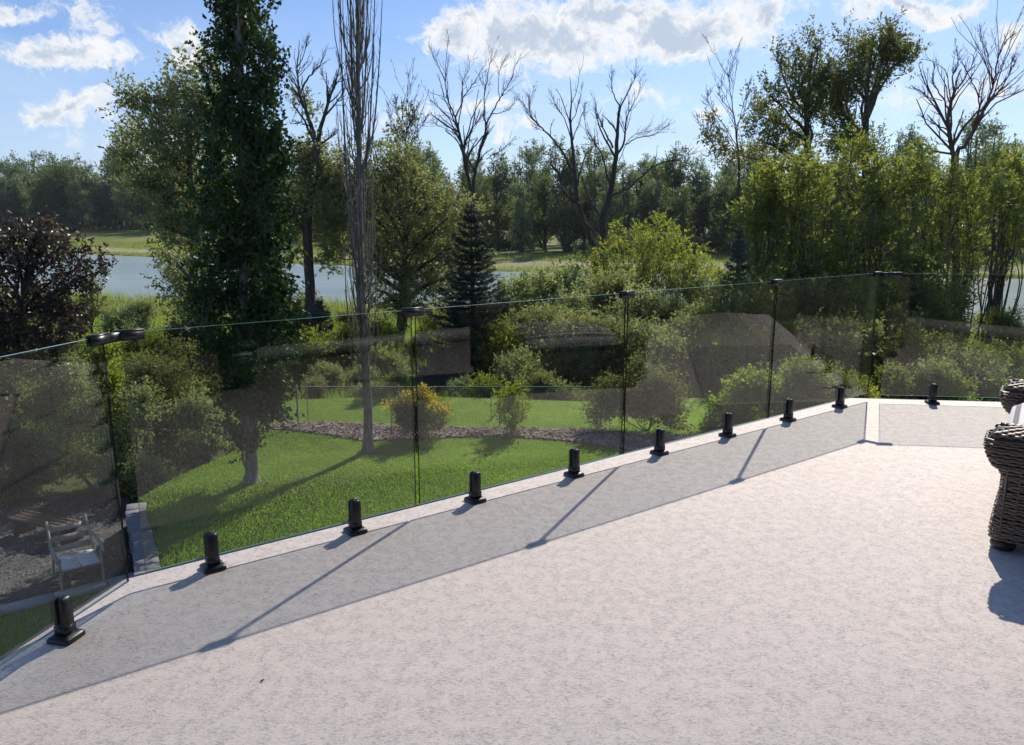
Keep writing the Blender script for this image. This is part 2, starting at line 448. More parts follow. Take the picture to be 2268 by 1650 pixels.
M = dict(
    deck=deck_mat(), glass=glass_mat(),
    edge=plain('glass_edge', (.13, .27, .24), .15, .1, 8), seam=plain('glass_side_gap_dark', (.008, .016, .014), .2, .1, 8),  # seam: the reflectionless dark of the pane gaps, put into the side colour
    black=plain('black_powder_coat', (.012, .012, .014), .38, .15, 60, .05),
    fascia=plain('dark_flashing', (.02, .022, .028), .45, .2, 5),
    water=water_mat(),
    lawn=ground_mat('lawn_soil', [(.125, .20, .032), (.19, .28, .055), (.155, .235, .042)], 6, .4),
    grass=leaf_mat('grass_blade', (.165, .285, .044), (.33, .46, .095), .48, .5, .3),
    rough=ground_mat('rough_grass', [(.06, .085, .025), (.11, .13, .045), (.085, .09, .04)], 1.2, .6),
    meadow=ground_mat('meadow', [(.14, .17, .045), (.22, .23, .08), (.13, .17, .045)], .35, .5),
    gravelbar=ground_mat('pale_gravel_bar', [(.34, .31, .22), (.27, .25, .17), (.25, .26, .13)], 2, .5),
    gravel=ground_mat('grey_gravel', [(.07, .073, .078), (.20, .20, .21), (.13, .133, .14)], 26, 1.0),
    mulch=ground_mat('mulch', [(.20, .145, .12), (.36, .28, .24), (.30, .23, .20)], 14, 1.0),
    chip=leaf_mat('wood_chip', (0.230, 0.161, 0.127), (0.575, 0.471, 0.414), .0, .8, .2),
    stone=plain('cast_stone', (.22, .212, .205), .85, .3, 9, .5),
    concrete=plain('concrete', (.36, .355, .34), .9, .2, 7, .3),
    wood=plain('weathered_brown_wood', (.085, .046, .030), .8, .35, 9, .3),
    grey_wood=plain('grey_wood', (.26, .23, .20), .85, .3, 8, .4),
    steel=plain('galvanised_steel', (.13, .135, .135), .6, .12, 20, 0, .3),
    wire=plain('dull_wire', (.13, .13, .13), .6, .1, 20, 0, .3),
    wicker=wicker_mat(), stripe=stripe_mat(),
    dark_foot=plain('dark_bun_foot', (.022, .018, .016), .4, .2, 20),
    chair_white=plain('pale_strap', (.74, .72, .67), .5, .08, 30),
    chair_beige=plain('beige_frame', (.33, .29, .235), .5, .1, 30),
    bark_grey=bark_mat('grey_bark', (.10, .092, .085), (.30, .275, .25)),
    bark_dark=bark_mat('dark_bark', (.040, .034, .030), (.125, .108, .092)),
    bark_mid=bark_mat('brown_bark', (.055, .043, .035), (.15, .125, .105)),
    bark_red=bark_mat('reddish_bark', (.075, .042, .032), (.20, .125, .10)),
    poplar=leaf_mat('poplar_leaf', (0.025, 0.055, 0.018), (0.071, 0.124, 0.037), .30, .36, .55),
    cotton=leaf_mat('cottonwood_leaf', (.125, .155, .078), (.295, .315, .185), .46, .40, .6),
    willow=leaf_mat('willow_leaf', (.120, .142, .070), (.290, .300, .160), .48, .42, .6),
    thicket=leaf_mat('thicket_leaf', (.085, .122, .032), (.265, .300, .085), .50, .42, .5, (.50, .25, .05), .10),
    highleaf=leaf_mat('maple_leaf', (.075, .100, .034), (.20, .205, .072), .42, .42, .5),
    yellow=leaf_mat('yellow_green_leaf', (.130, .180, .045), (.300, .340, .095), .50, .5, .3, (.66, .50, .06), .30),
    reed=leaf_mat('tall_weed', (0.143, 0.195, 0.058), (0.351, 0.390, 0.156), .40, .6, .3),
    palegreen=leaf_mat('sage_leaf', (.165, .21, .105), (.36, .40, .24), .42, .5, .4),
    purple=leaf_mat('purple_leaf', (0.034, 0.023, 0.023), (0.098, 0.071, 0.067), .22, .30, .8, (.10, .12, .05), .4),
    shrub=leaf_mat('shrub_leaf', (.085, .110, .045), (.215, .230, .105), .44, .45, .5),
    maple=leaf_mat('young_maple_leaf', (.135, .20, .035), (.29, .35, .07), .48, .45, .4),
    flower=leaf_mat('yellow_flower', (0.632, 0.437, 0.023), (0.862, 0.632, 0.057), .3, .6, .2),
    spruce=leaf_mat('spruce_needle', (0.023, 0.039, 0.030), (0.069, 0.094, 0.078), .10, .5, .4),
    bluespruce=leaf_mat('blue_spruce_needle', (0.044, 0.068, 0.068), (0.130, 0.169, 0.166), .10, .5, .4),
    far_a=leaf_mat('forest_leaf', (.062, .094, .048), (.160, .195, .100), .42, .5, .35),
    far_b=leaf_mat('forest_leaf_grey', (.105, .150, .110), (.230, .280, .195), .45, .5, .35),
    far_c=leaf_mat('forest_leaf_dark', (.046, .068, .040), (.120, .150, .085), .40, .5, .35),
    brush=leaf_mat('dry_brush', (0.091, 0.075, 0.058), (0.195, 0.169, 0.130), .2, .7, .2),
    stucco=plain('dark_grey_stucco', (.080, .078, .075), .9, .2, 20, .4),
    whitetrim=plain('pale_sill', (.30, .30, .29), .5, .05, 10),
    dark_in=plain('dark_frame', (.02, .02, .022), .4, .1, 10),
    bin_green=plain('green_plastic', (.018, .060, .035), .45, .15, 14),
    pale=plain('pale_sticker', (.55, .58, .56), .5, .05, 30),
    leafbrown=plain('dry_leaf_brown', (.19, .075, .035), .7, .3, 60),
)
m_, t_, o_ = new_mat('window_glass')
gp = t_.n('ShaderNodeBsdfPrincipled', i_Roughness=.02); gp.inputs['Base Color'].default_value = (.012, .014, .016, 1)
t_.l(gp.outputs[0], o_.inputs[0]); M['window'] = m_

# ------------------------------------------------------------------ terrain and water
WATER_Z = -5.40
NEAR = np.array([(-400, 150), (-120, 92), (-75, 78), (-31, 66.5), (-8, 60), (6, 56), (28, 46.5), (60, 36), (200, 10), (500, -40)], float)
FAR = np.array([(-400, 330), (-140, 190), (-75, 147), (-40, 124), (-2, 103), (25, 97), (57, 91), (110, 78), (260, 40), (500, 0)], float)
def near_y(x): return np.interp(x, NEAR[:, 0], NEAR[:, 1])
def far_y(x): return np.interp(x, FAR[:, 0], FAR[:, 1])
def sstep(a, b, x):
    t = np.clip((x - a) / (b - a), 0, 1); return t * t * (3 - 2 * t)
def height(x, y):
    x = np.asarray(x, float); y = np.asarray(y, float)
    ny, fy = near_y(x), far_y(x)
    wob = .12 * np.sin(x * .7 + y * .31) + .10 * np.sin(x * .23 - y * .53)
    z = -4.25 + (-5.0 + 4.25) * sstep(24, np.maximum(ny - 3, 26), y) + wob * sstep(27, 33, y)
    z = np.where(y > ny - 4, np.minimum(z, -5.0) + (-5.75 + 5.0) * sstep(ny - 4, ny + 1, y), z)
    z = np.where(y > ny + 1, -6.2, z)
    rise = -5.75 + .55 * sstep(fy - 2, fy + 3, y) + .6 * sstep(fy + 3, fy + 40, y) + 3.0 * sstep(-20, -80, x) * sstep(fy + 20, fy + 130, y)
    z = np.where(y > fy - 2, rise + .1 * wob, z)
    return z
xs = np.unique(np.concatenate([np.linspace(-3000, -420, 14), np.linspace(-400, -60, 60), np.linspace(-60, 60, 121), np.linspace(60, 400, 60), np.linspace(420, 3000, 14)]))
ys = np.unique(np.concatenate([np.linspace(-600, -40, 12), np.linspace(-40, 20, 31), np.linspace(20, 170, 201), np.linspace(170, 420, 90), np.linspace(440, 4000, 22)]))
X, Y = np.meshgrid(xs, ys)
Z = height(X, Y)
mb = MB()
nx = len(xs)
i = np.arange(len(ys) - 1)[:, None] * nx; j = np.arange(nx - 1)[None]
F = np.stack([i + j, i + j + 1, i + nx + j + 1, i + nx + j], -1).reshape(-1, 4)
cx = (X[:-1, :-1] + X[1:, 1:]) / 2; cy = (Y[:-1, :-1] + Y[1:, 1:]) / 2
mi = np.where(cy > far_y(cx) + 1.0, 1, 0)
gb = (cy > far_y(cx) + 5) & (cy < far_y(cx) + 19)
mi = np.where(gb, 2, mi)
mb.add(np.stack([X, Y, Z], -1).reshape(-1, 3), F); mb.M = [mi.ravel().astype(np.int32)]
tag(mb.build('ground', [M['rough'], M['meadow'], M['gravelbar']], smooth=True), kind='structure')
mb = MB(); mb.add([(-1500, -300, WATER_Z), (1500, -300, WATER_Z), (1500, 1200, WATER_Z), (-1500, 1200, WATER_Z)], [(0, 1, 2, 3)])
tag(mb.build('river_water', M['water']), kind='structure')

# ------------------------------------------------------------------ summer haze
hm = bpy.data.materials.new('haze'); hm.use_nodes = True
ht = NT(hm.node_tree); hm.node_tree.nodes.clear()
ho = ht.n('ShaderNodeOutputMaterial'); hv = ht.n('ShaderNodeVolumePrincipled')
hv.inputs['Color'].default_value = (.82, .90, 1.0, 1); hv.inputs['Density'].default_value = .00009; hv.inputs['Anisotropy'].default_value = .25
ht.l(hv.outputs[0], ho.inputs['Volume'])
mb = MB(); mb.box((-3200, -700, -8.0), (3200, 4200, 32.0))
tag(mb.build('haze', hm), kind='stuff')

# ------------------------------------------------------------------ deck
F0 = np.array([-.2, 4.29])
FD = np.array([math.cos(R(36.6)), math.sin(R(36.6))]); FN = np.array([-FD[1], FD[0]])
C2 = np.array([3.285, 6.757]); RD = np.array([math.cos(R(-7)), math.sin(R(-7))]); RN = np.array([-RD[1], RD[0]])
C1 = np.array([-1.672, 3.140]); AD = np.array([math.cos(R(78)), math.sin(R(78))]); AN = np.array([-AD[1], AD[0]])
def isect(p, d, q, e):
    A = np.array([d, -e]).T; s = np.linalg.solve(A, q - p); return p + d * s[0]
OFF = .125
pA = C1 + AN * OFF; pF = F0 + FN * OFF; pR = C2 + RN * OFF
k1 = isect(pA, AD, pF, FD); k2 = isect(pF, FD, pR, RD)
a_far = k1 - AD * 5.2; r_far = k2 + RD * 6.5
HOUSE_OFF = -1.5
h0 = F0 + FN * (HOUSE_OFF - 3.56)
hl = isect(h0, FD, a_far, AD); hr = isect(h0, FD, r_far, np.array([.2, -1.]))
deck_poly = [tuple(hl), tuple(hr), tuple(r_far), tuple(k2), tuple(k1)]
mb = MB(); mb.prism(deck_poly, -.06, 0)
deck = tag(mb.build('deck', M['deck']), kind='structure')
for (p, q) in ((hl, k1), (k1, k2), (k2, r_far)):
    mb = MB(); u = (q - p) / np.linalg.norm(q - p); nn = np.array([-u[1], u[0]]); L = np.linalg.norm(q - p)
    c = (p + q) / 2 + nn * .014
    mb.obox((*c, -.17), (*u, 0), (*nn, 0), (0, 0, 1), L / 2, .012, .167)
    f = mb.build('edge_flashing', M['fascia'], deck)
# posts that carry the deck
mb = MB()
for s in (-1.2, 1.4, 3.9):
    p = F0 + FD * s - FN * .25
    mb.box((p[0] - .09, p[1] - .09, -4.3), (p[0] + .09, p[1] + .09, -.06))
    post = mb.build('deck_post', M['grey_wood'], deck); mb = MB()

# ------------------------------------------------------------------ frameless glass railing: one thing, panes, spigots and joint clips as parts
rail = thing('glass_railing', 'frameless tinted glass railing on black spigots along the edge of the deck', 'railing', (0, 0, 0))
PT = .006
Z0, Z1 = .066, 1.146
def pane(p, d, t0, t1):
    n = np.array([-d[1], d[0]])
    a, b = p + d * t0, p + d * t1
    v = []
    for zz in (Z0, Z1):
        for (q, s) in ((a, -1), (b, -1), (b, 1), (a, 1)):
            v.append((*(q + n * PT * s), zz))
    mb = MB(); mb.add(v, [(0, 1, 5, 4), (2, 3, 7, 6)], 0); mb.add(v, [(1, 2, 6, 5), (3, 0, 4, 7)], 1); mb.add(v, [(4, 5, 6, 7), (0, 3, 2, 1)], 2)
    return mb.build('glass_panel', [M['glass'], M['seam'], M['edge']], rail)  # upright sides coloured black as gap darkness, top and bottom keep the edge green
pane(C1, AD, -1.46, -.012); pane(C1, AD, -2.98, -1.485)
for (a, b) in ((-1.795, -.412), (-.388, 1.160), (1.184, 2.760), (2.784, 4.262)): pane(F0, FD, a, b)
pane(C2, RD, .012, 1.55); pane(C2, RD, 1.575, 3.1)

def spigot_meshes():
    mb = MB()
    # square base plate, chamfered on top
    def loop(h, z, r):
        pts = []
        for (sx_, sy_) in ((1, 1), (-1, 1), (-1, -1), (1, -1)):
            base = math.atan2(sy_, sx_)
            for a in (-.6, 0, .6):
                pts.append((sx_ * (h - r) + r * math.cos(base + a), sy_ * (h - r) + r * math.sin(base + a), z))
        return pts
    rings = [loop(.051, 0.0005, .012), loop(.051, .014, .012), loop(.046, .020, .012), loop(.030, .027, .010)]
    V = [p for r_ in rings for p in r_]; n = 12
    Fq = [(k * n + a, k * n + (a + 1) % n, (k + 1) * n + (a + 1) % n, (k + 1) * n + a) for k in range(3) for a in range(n)]
    mb.add(V, Fq); top = [3 * n + a for a in range(n)]
    b = mb.n - len(V)
    mb.F.append(np.array([[b + t for t in top]], np.int32)); mb.M.append(np.array([0], np.int32))
    base = mb.mesh('base_plate', M['black'])
    mb = MB()
    # two jaws and the block that joins them; the pane stands in the slot between
    def jaw(y0, y1, z0, z1, hx):
        c = .006
        poly = [(-hx, y0), (hx, y0), (hx, y1), (-hx, y1)]
        s_ = -1 if y0 < -.01 else 1
        V = []
        for z, e in ((z0, 0), (z1 - .012, 0), (z1, .008)):
            yo, yi = (y0, y1) if s_ < 0 else (y1, y0)
            V += [(-hx + c + e, yo - s_ * 0 + (-s_) * e, z), (hx - c - e, yo + (-s_) * e, z), (hx - e, yo + (-s_) * (c + e), z), (hx - e, yi, z), (-hx + e, yi, z), (-hx + e, yo + (-s_) * (c + e), z)]
        n = 6
        Fq = [(k * n + a, k * n + (a + 1) % n, (k + 1) * n + (a + 1) % n, (k + 1) * n + a) for k in range(2) for a in range(n)]
        mb.add(V, Fq); b = mb.n - len(V)
        mb.F.append(np.array([[b + 2 * n + a for a in range(n)]], np.int32)); mb.M.append(np.array([0], np.int32))
    jaw(-.027, -PT - .0012, .062, .178, .027); jaw(PT + .0012, .027, .062, .178, .027)
    mb.box((-.027, -.027, .022), (.027, .027, .0622))
    post = mb.mesh('clamp_post', M['black'])
    mb = MB()
    for z in (.0,):
        an = np.arange(10) * 2 * np.pi / 10
        V = [(.0045 * math.cos(a), -.0282, z + .0045 * math.sin(a)) for a in an] + [(.0045 * math.cos(a), -.0262, z + .0045 * math.sin(a)) for a in an]
        mb.add(V, [(a, (a + 1) % 10, 10 + (a + 1) % 10, 10 + a) for a in range(10)])
        b = mb.n - 20; mb.F.append(np.array([[b + a for a in range(10)]], np.int32)); mb.M.append(np.array([0], np.int32))
    screws = mb.mesh('set_screw', M['dark_in'])
    return base, post, screws
sp_base, sp_post, sp_screw = spigot_meshes()
def spigot(p, d):
    n = np.array([-d[1], d[0]])
    e = bpy.data.objects.new('clamp_post', sp_post); COL.objects.link(e); e.parent = rail
    e.location = (p[0], p[1], 0); e.rotation_euler = (0, 0, math.atan2(d[1], d[0]))
    for nm, me, z in (('base_plate', sp_base, 0), ('set_screw', sp_screw, .100), ('set_screw', sp_screw, .142)):
        c = bpy.data.objects.new(nm, me); COL.objects.link(c); c.parent = e; c.location = (0, 0, z)
SPOTS = [(478, 1262), (796, 1180), (1057, 1108), (1277, 1052), (1466, 1003), (1620, 965), (1757, 931), (1874, 902)]
for s in SPOTS:
    q = onz(*s, .01)[:2]; t = float(np.dot(q - F0, FD)); spigot(F0 + FD * t, FD)
spigot(C2 + RD * .46, RD); spigot(C2 + RD * 1.22, RD); spigot(C2 + RD * 2.0, RD)
spigot(C1 - AD * .375, AD); spigot(C1 - AD * 1.18, AD); spigot(C1 - AD * 2.0, AD)

def clip(c, d, h=.057, part='joint_clip'):
    n = np.array([-d[1], d[0]])
    mb = MB()
    for s in (-1, 1):
        q = np.asarray(c) + n * s * (PT + .0055)
        mb.obox((*q, Z1 - .0145), (*d, 0), (*n, 0), (0, 0, 1), h, .0045, .0185)
    mb.obox((*c, Z1 + .0075), (*d, 0), (*n, 0), (0, 0, 1), h, PT + .010, .0036)
    o = mb.build(part, M['black'], rail)
    for s in (-h * .55, h * .55):
        mb = MB(); q = np.asarray(c) + d * s - n * (PT + .0105)
        mb.obox((*q, Z1 - .0145), (*d, 0), (*n, 0), (0, 0, 1), .005, .0012, .005)
        mb.build('clip_screw', M['black'], o)
for t in (-.400, 1.172, 2.772): clip(F0 + FD * t, FD)
def corner_clip(c0, d0, c1, d1):
    mb = MB()
    for (c, d, L) in ((c0, d0, .05), (c1, d1, .055)):
        n = np.array([-d[1], d[0]])
        for s in (-1, 1):
            q = np.asarray(c) + n * s * (PT + .0055)
            mb.obox((*q, Z1 - .0145), (*d, 0), (*n, 0), (0, 0, 1), L, .0045, .0185 - .001 * (c is c1))
        mb.obox((*c, Z1 + .0075 + .0005 * (c is c1)), (*d, 0), (*n, 0), (0, 0, 1), L, PT + .010, .0036)
    ends = [np.asarray(c) + s * np.asarray(d) * .03 for c, d, s in ((c0, d0, 1), (c1, d1, -1))]
    a_, b_ = ends; dd = (b_ - a_); L = np.linalg.norm(dd)
    if L > .02:
        dd /= L; n = np.array([-dd[1], dd[0]])
        mb.obox((*((a_ + b_) / 2), Z1 - .0135), (*dd, 0), (*n, 0), (0, 0, 1), L / 2 + .012, .0085, .0192)
    mb.build('corner_clip', M['black'], rail)
corner_clip(C1 - AD * .035, AD, F0 + FD * -1.765, FD)
corner_clip(F0 + FD * 4.235, FD, C2 + RD * .045, RD)

# a dry leaf lying on the deck
q = onz(580, 1508, .004)
mb = MB(); mb.add([(-.014, 0, .001), (-.003, .007, .006), (.013, .002, .004), (-.002, -.006, .002), (.018, .003, .008)], [(0, 1, 2), (0, 2, 3), (2, 1, 4)])
o = mb.build('dry_leaf', M['leafbrown']); o.location = (q[0], q[1], .0012); o.rotation_euler = (0, 0, .7); o.scale = (.62, .7, .8)
tag(o, 'small curled brown dry leaf lying on the deck floor', 'leaf')

# ------------------------------------------------------------------ wicker armchair
CHR = -34.6
ch = thing('wicker_sofa', 'dark brown wicker sofa with scrolled arms at the right edge of the deck', 'sofa', (onz(2188, 1194, .06)[0], onz(2188, 1194, .06)[1], 0), R(CHR))
CHY = 0.0                                      # the near arm's outer side; local x runs from the front of the arm to the back
prof_px = [(2195, 1196), (2193, 1180), (2198, 1130), (2204, 1090), (2208, 1062), (2200, 1048), (2180, 1030), (2170, 1010), (2165, 990), (2168, 972), (2180, 958), (2200, 954)]
PROF = []
for (x, y) in prof_px:
    q = at(x, y, ch.location.y); PROF.append(((x - 2193) * 3.95 / 1712.7, q[2]))
PZ = np.array([p[1] for p in PROF]); PX = np.array([p[0] for p in PROF])
ARM_TOP = PZ[-1]
def front_x(z): return np.interp(z, PZ, PX)
BACK_X = .86
ARM_T = .21
def arm(y0, name):
    """an arm: dark core, woven strands round it, uprights the strands pass over"""
    amp, dz = .0045, .0118
    mb = MB(); core = MB()
    z0 = PZ[0] + .012
    rows = int((ARM_TOP - .03 - z0) / dz)
    for k in range(rows):
        z = z0 + k * dz
        fx = front_x(z); bulge = max(0, front_x(.33) - fx) * .12 if z > .33 else 0
        ya, yb = y0 - bulge, y0 + ARM_T + bulge
        r = .045
        path = []
        def seg(p, q):
            n_ = max(2, int(math.hypot(q[0] - p[0], q[1] - p[1]) / .0135)); 
            for s in range(n_): path.append((p[0] + (q[0] - p[0]) * s / n_, p[1] + (q[1] - p[1]) * s / n_))
        def arc(cx_, cy_, a0, a1):
            for s in range(5): a = a0 + (a1 - a0) * s / 5; path.append((cx_ + r * math.cos(a), cy_ + r * math.sin(a)))
        seg((BACK_X, ya), (fx + r, ya)); arc(fx + r, ya + r, -math.pi / 2, -math.pi); seg((fx, ya + r), (fx, yb - r)); arc(fx + r, yb - r, math.pi, math.pi / 2); seg((fx + r, yb), (BACK_X, yb))
        Pn = np.array(path); Tn = np.gradient(Pn, axis=0); Tn /= np.linalg.norm(Tn, axis=1, keepdims=True)
        Nn = np.stack([Tn[:, 1], -Tn[:, 0]], 1) * -1
        Nn = np.where((np.sum(Nn * (Pn - np.array([BACK_X - .3, y0 + ARM_T / 2])), 1) < 0)[:, None], -Nn, Nn)
        s_len = np.concatenate([[0], np.cumsum(np.linalg.norm(np.diff(Pn, axis=0), axis=1))])
        off = amp * np.sin(np.pi * s_len / .027 + np.pi * (k % 2))
        zz = z + .0022 * np.sin(s_len * 9 + k * 1.7) + .002 * rng.normal()
        mb.tube(np.column_stack([Pn + Nn * off[:, None], zz]), .0060, 4, cap=False)
        if k % 2 == 0 or k == rows - 1: core.add(np.column_stack([Pn - Nn * .007, np.full(len(Pn), z)]), np.zeros((0, 4), np.int32)) 
    # core skins
    rings = []
    for z in np.linspace(z0, ARM_TOP - .012, 14):
        fx = front_x(z) + .012
        rings.append([(BACK_X, y0 + .012), (fx + .03, y0 + .012), (fx, y0 + .04), (fx, y0 + ARM_T - .04), (fx + .03, y0 + ARM_T - .012), (BACK_X, y0 + ARM_T - .012)])
    V = [(x_, y_, z) for z, rr in zip(np.linspace(z0, ARM_TOP - .012, 14), rings) for (x_, y_) in rr]
    Fq = [(a * 6 + b_, a * 6 + (b_ + 1) % 6, a * 6 + 6 + (b_ + 1) % 6, a * 6 + 6 + b_) for a in range(13) for b_ in range(6)]
    core = MB(); core.add(V, Fq)
    b = core.n - 6; core.F.append(np.array([[b + q_ for q_ in range(6)]], np.int32)); core.M.append(np.array([0], np.int32))
    core.F.append(np.array([[5 - q_ for q_ in range(6)]], np.int32)); core.M.append(np.array([0], np.int32))
    c = core.build('arm', M['dark_foot'], ch)
    # rounded woven top: strands run along the arm over a half round
    for k in range(13):
        a = math.pi * (k + .5) / 13
        yy = y0 + ARM_T / 2 - math.cos(a) * (ARM_T / 2 - .002); zt = ARM_TOP - .032 + math.sin(a) * .032
        xs_ = np.arange(front_x(min(zt, ARM_TOP)) + .012, BACK_X, .0135)
        mb.tube(np.column_stack([xs_, np.full(len(xs_), yy) , zt + .0045 * np.sin(np.pi * xs_ / .027 + np.pi * (k % 2))]), .0085, 4, cap=False)
    # upright stakes
    for x_ in np.arange(front_x(.3) + .02, BACK_X, .054):
        for yy in (y0 - .001, y0 + ARM_T + .001):
            mb.tube([(x_, yy, z0), (x_, yy, .36), (x_, yy, ARM_TOP - .05)], .0052, 4)
    mb.build('weave', M['wicker'], c)
    ft = MB(); ft.lathe([(.0, .001), (.035, .001), (.052, .012), (.058, .03), (.052, .05), (.036, .062), (.0, .064)], 20, (front_x(.1) + .062, y0 + .07, 0))
    ft.build('foot', M['dark_foot'], ch, True)
arm(CHY, 'near'); arm(CHY + 1.30, 'far')
mb = MB(); mb.box((front_x(.2) + .02, CHY + ARM_T, .12), (BACK_X, CHY + 1.30, .37)); fr = mb.build('seat_base', M['dark_foot'], ch)
mb = MB()
for k in range(17):
    z = .125 + k * .0155; yy = np.arange(CHY + ARM_T, CHY + 1.30, .0135); xx = front_x(.2) + .013
    mb.tube(np.column_stack([xx + .005 * np.sin(np.pi * yy / .027 + np.pi * (k % 2)), yy, np.full(len(yy), z)]), .0078, 4, cap=False)
mb.build('weave', M['wicker'], fr)
mb = MB(); mb.box((BACK_X - .01, CHY + .012, .12), (BACK_X + .13, CHY + 1.29 + ARM_T, .93)); bk = mb.build('backrest', M['dark_foot'], ch)
mb = MB()
for k in range(53):
    z = .125 + k * .0155; yy = np.arange(CHY, CHY + 1.30 + ARM_T, .0135)
    for xx in (BACK_X - .016, BACK_X + .136):
        mb.tube(np.column_stack([xx + .005 * np.sin(np.pi * yy / .027 + np.pi * (k % 2)), yy, np.full(len(yy), z)]), .0078, 4, cap=False)
xx = np.arange(BACK_X - .014, BACK_X + .136, .0135)
for k in range(53):
    for yy in (CHY + .006, CHY + 1.29 + ARM_T + .006):
        mb.tube(np.column_stack([xx, yy + .005 * np.sin(np.pi * xx / .027 + np.pi * (k % 2)), np.full(len(xx), .125 + k * .0155)]), .0078, 4, cap=False)
for k in range(11):
    yy = np.arange(CHY, CHY + 1.30 + ARM_T, .0135)
    mb.tube(np.column_stack([np.full(len(yy), BACK_X - .012 + k * .0145), yy, .934 + .004 * np.sin(np.pi * yy / .027 + np.pi * (k % 2))]), .0078, 4, cap=False)
mb.build('weave', M['wicker'], bk)
for yb in (CHY + .07, CHY + 1.44):
    ft = MB(); ft.lathe([(.0, .001), (.035, .001), (.052, .012), (.058, .03), (.052, .05), (.036, .062), (.0, .064)], 20, (BACK_X + .05, yb, 0)); ft.build('foot', M['dark_foot'], ch, True)
# striped seat cushion
def cushion(lo, hi, name, mat, n=14, puff=.03):
    lo = np.array(lo, float); hi = np.array(hi, float); c = (lo + hi) / 2; hx = (hi - lo) / 2
    u = np.linspace(-1, 1, n); U, Vv = np.meshgrid(u, u)
    e = np.sqrt(np.clip((1 - np.abs(U) ** 3.2) * (1 - np.abs(Vv) ** 3.2), 0, 1))
    mb = MB()
    i_ = np.arange(n - 1)[:, None] * n; j_ = np.arange(n - 1)[None]
    Fq = np.stack([i_ + j_, i_ + j_ + 1, i_ + n + j_ + 1, i_ + n + j_], -1).reshape(-1, 4)
    top = np.stack([c[0] + U * hx[0] * (1 - .02 * Vv ** 2), c[1] + Vv * hx[1] * (1 - .02 * U ** 2), c[2] + hx[2] * (.25 + .75 * e) + puff * e ** 2], -1).reshape(-1, 3)
    bot = np.stack([c[0] + U * hx[0] * (1 - .02 * Vv ** 2), c[1] + Vv * hx[1] * (1 - .02 * U ** 2), c[2] - hx[2] * (.25 + .75 * e)], -1).reshape(-1, 3)
    mb.add(top, Fq); mb.add(bot, Fq[:, ::-1])
    ed = [(k) for k in range(n)] + [n * k + n - 1 for k in range(1, n)] + [n * (n - 1) + k for k in range(n - 2, -1, -1)] + [n * k for k in range(n - 2, 0, -1)]
    N2 = n * n; mb.V.append(np.zeros((0, 3), np.float32))
    mb.F.append(np.array([(ed[k], ed[k] + N2, ed[(k + 1) % len(ed)] + N2, ed[(k + 1) % len(ed)]) for k in range(len(ed))], np.int32)); mb.M.append(np.zeros(len(ed), np.int32))
    return mb.build(name, mat, None, True)
cu = cushion((0, 0, 0), (.86, 1.05, .20), 'seat_cushion', M['stripe'])
cw = np.array([math.cos(R(CHR)), math.sin(R(CHR))]); cv = np.array([-cw[1], cw[0]])
q = np.array(ch.location[:2]) + cw * (front_x(.3) - .02) + cv * (CHY + ARM_T + .017)
cu.location = (q[0], q[1], .372); cu.rotation_euler = (0, 0, R(CHR))
tag(cu, 'grey and white striped cushion lying on the seat of the wicker sofa', 'cushion')

# ------------------------------------------------------------------ the house behind the viewpoint, seen only as a reflection in the panes
hs = thing('house', 'dark grey stucco house wall with sliding glass doors mirrored in the railing', 'house', (0, 0, 0))
hn = FN
def hbox(t0, t1, d0, d1, z0, z1, name, mat, parent=hs):
    p = h0 + FD * (t0 + t1) / 2 + hn * (d0 + d1) / 2
    mb = MB(); mb.obox((*p, (z0 + z1) / 2), (*FD, 0), (*hn, 0), (0, 0, 1), (t1 - t0) / 2, (d1 - d0) / 2, (z1 - z0) / 2)
    return mb.build(name, mat, parent)
hbox(-5.0, 9.0, -3.2, -.10, -4.3, -.07, 'wall', M['stucco'])
hbox(-5.0, -3.2, -.35, -.05, -.05, 2.75, 'wall', M['stucco']); hbox(5.4, 9.0, -.35, -.05, -.05, 2.75, 'wall', M['stucco']); hbox(-3.2, 5.4, -.35, -.05, 2.35, 2.75, 'wall', M['stucco'])
hbox(-3.2, 5.4, -.30, .03, .005, .16, 'sill', M['whitetrim'])
for k in range(5):
    t = -3.2 + k * 2.15
    hbox(t - (.0 if k == 0 else .04), t + (.04 if k < 4 else 0), -.22, -.12, .16, 2.35, 'door_frame', M['dark_in'])
for k in range(4):
    t = -3.2 + k * 2.15
    hbox(t + .04, t + 2.11, -.18, -.165, .16, 2.35, 'door_pane', M['window'])
hbox(-5.2, 9.2, -3.4, .35, 2.75, 2.90, 'eave', M['dark_in'])

# a small green bin and a dark ottoman on the deck, mirrored in the second pane
bn = thing('storage_bin', 'small green plastic bin with pale stripe, mirrored in the glass pane', 'bin', (2.05, 1.02, 0), R(30))
mb = MB()
mb.add([(-.13, -.11, .03), (.13, -.11, .03), (.13, .11, .03), (-.13, .11, .03), (-.16, -.14, .40), (.16, -.14, .40), (.16, .14, .40), (-.16, .14, .40)], [(0, 3, 2, 1), (4, 5, 6, 7), (0, 1, 5, 4), (1, 2, 6, 5), (2, 3, 7, 6), (3, 0, 4, 7)])
mb.build('body', M['bin_green'], bn)
mb = MB(); mb.box((-.175, -.155, .401), (.175, .165, .432)); mb.build('lid', M['bin_green'], bn)
mb = MB(); mb.obox((0, .1385, .335), (1, 0, 0), (0, 1, -.08), (0, 0, 1), .10, .003, .012); mb.build('stripe', M['pale'], bn)
for s in (-1, 1):
    mb = MB(); an = np.arange(12) * math.pi / 6
    mb.tube([(s * .10, -.12, .035), (s * .135, -.12, .035)], .034, 12); mb.build('wheel', M['dark_in'], bn)
ot = thing('ottoman', 'dark brown wicker ottoman on the deck beside the green bin', 'ottoman', (1.62, .72, 0), R(36.6))
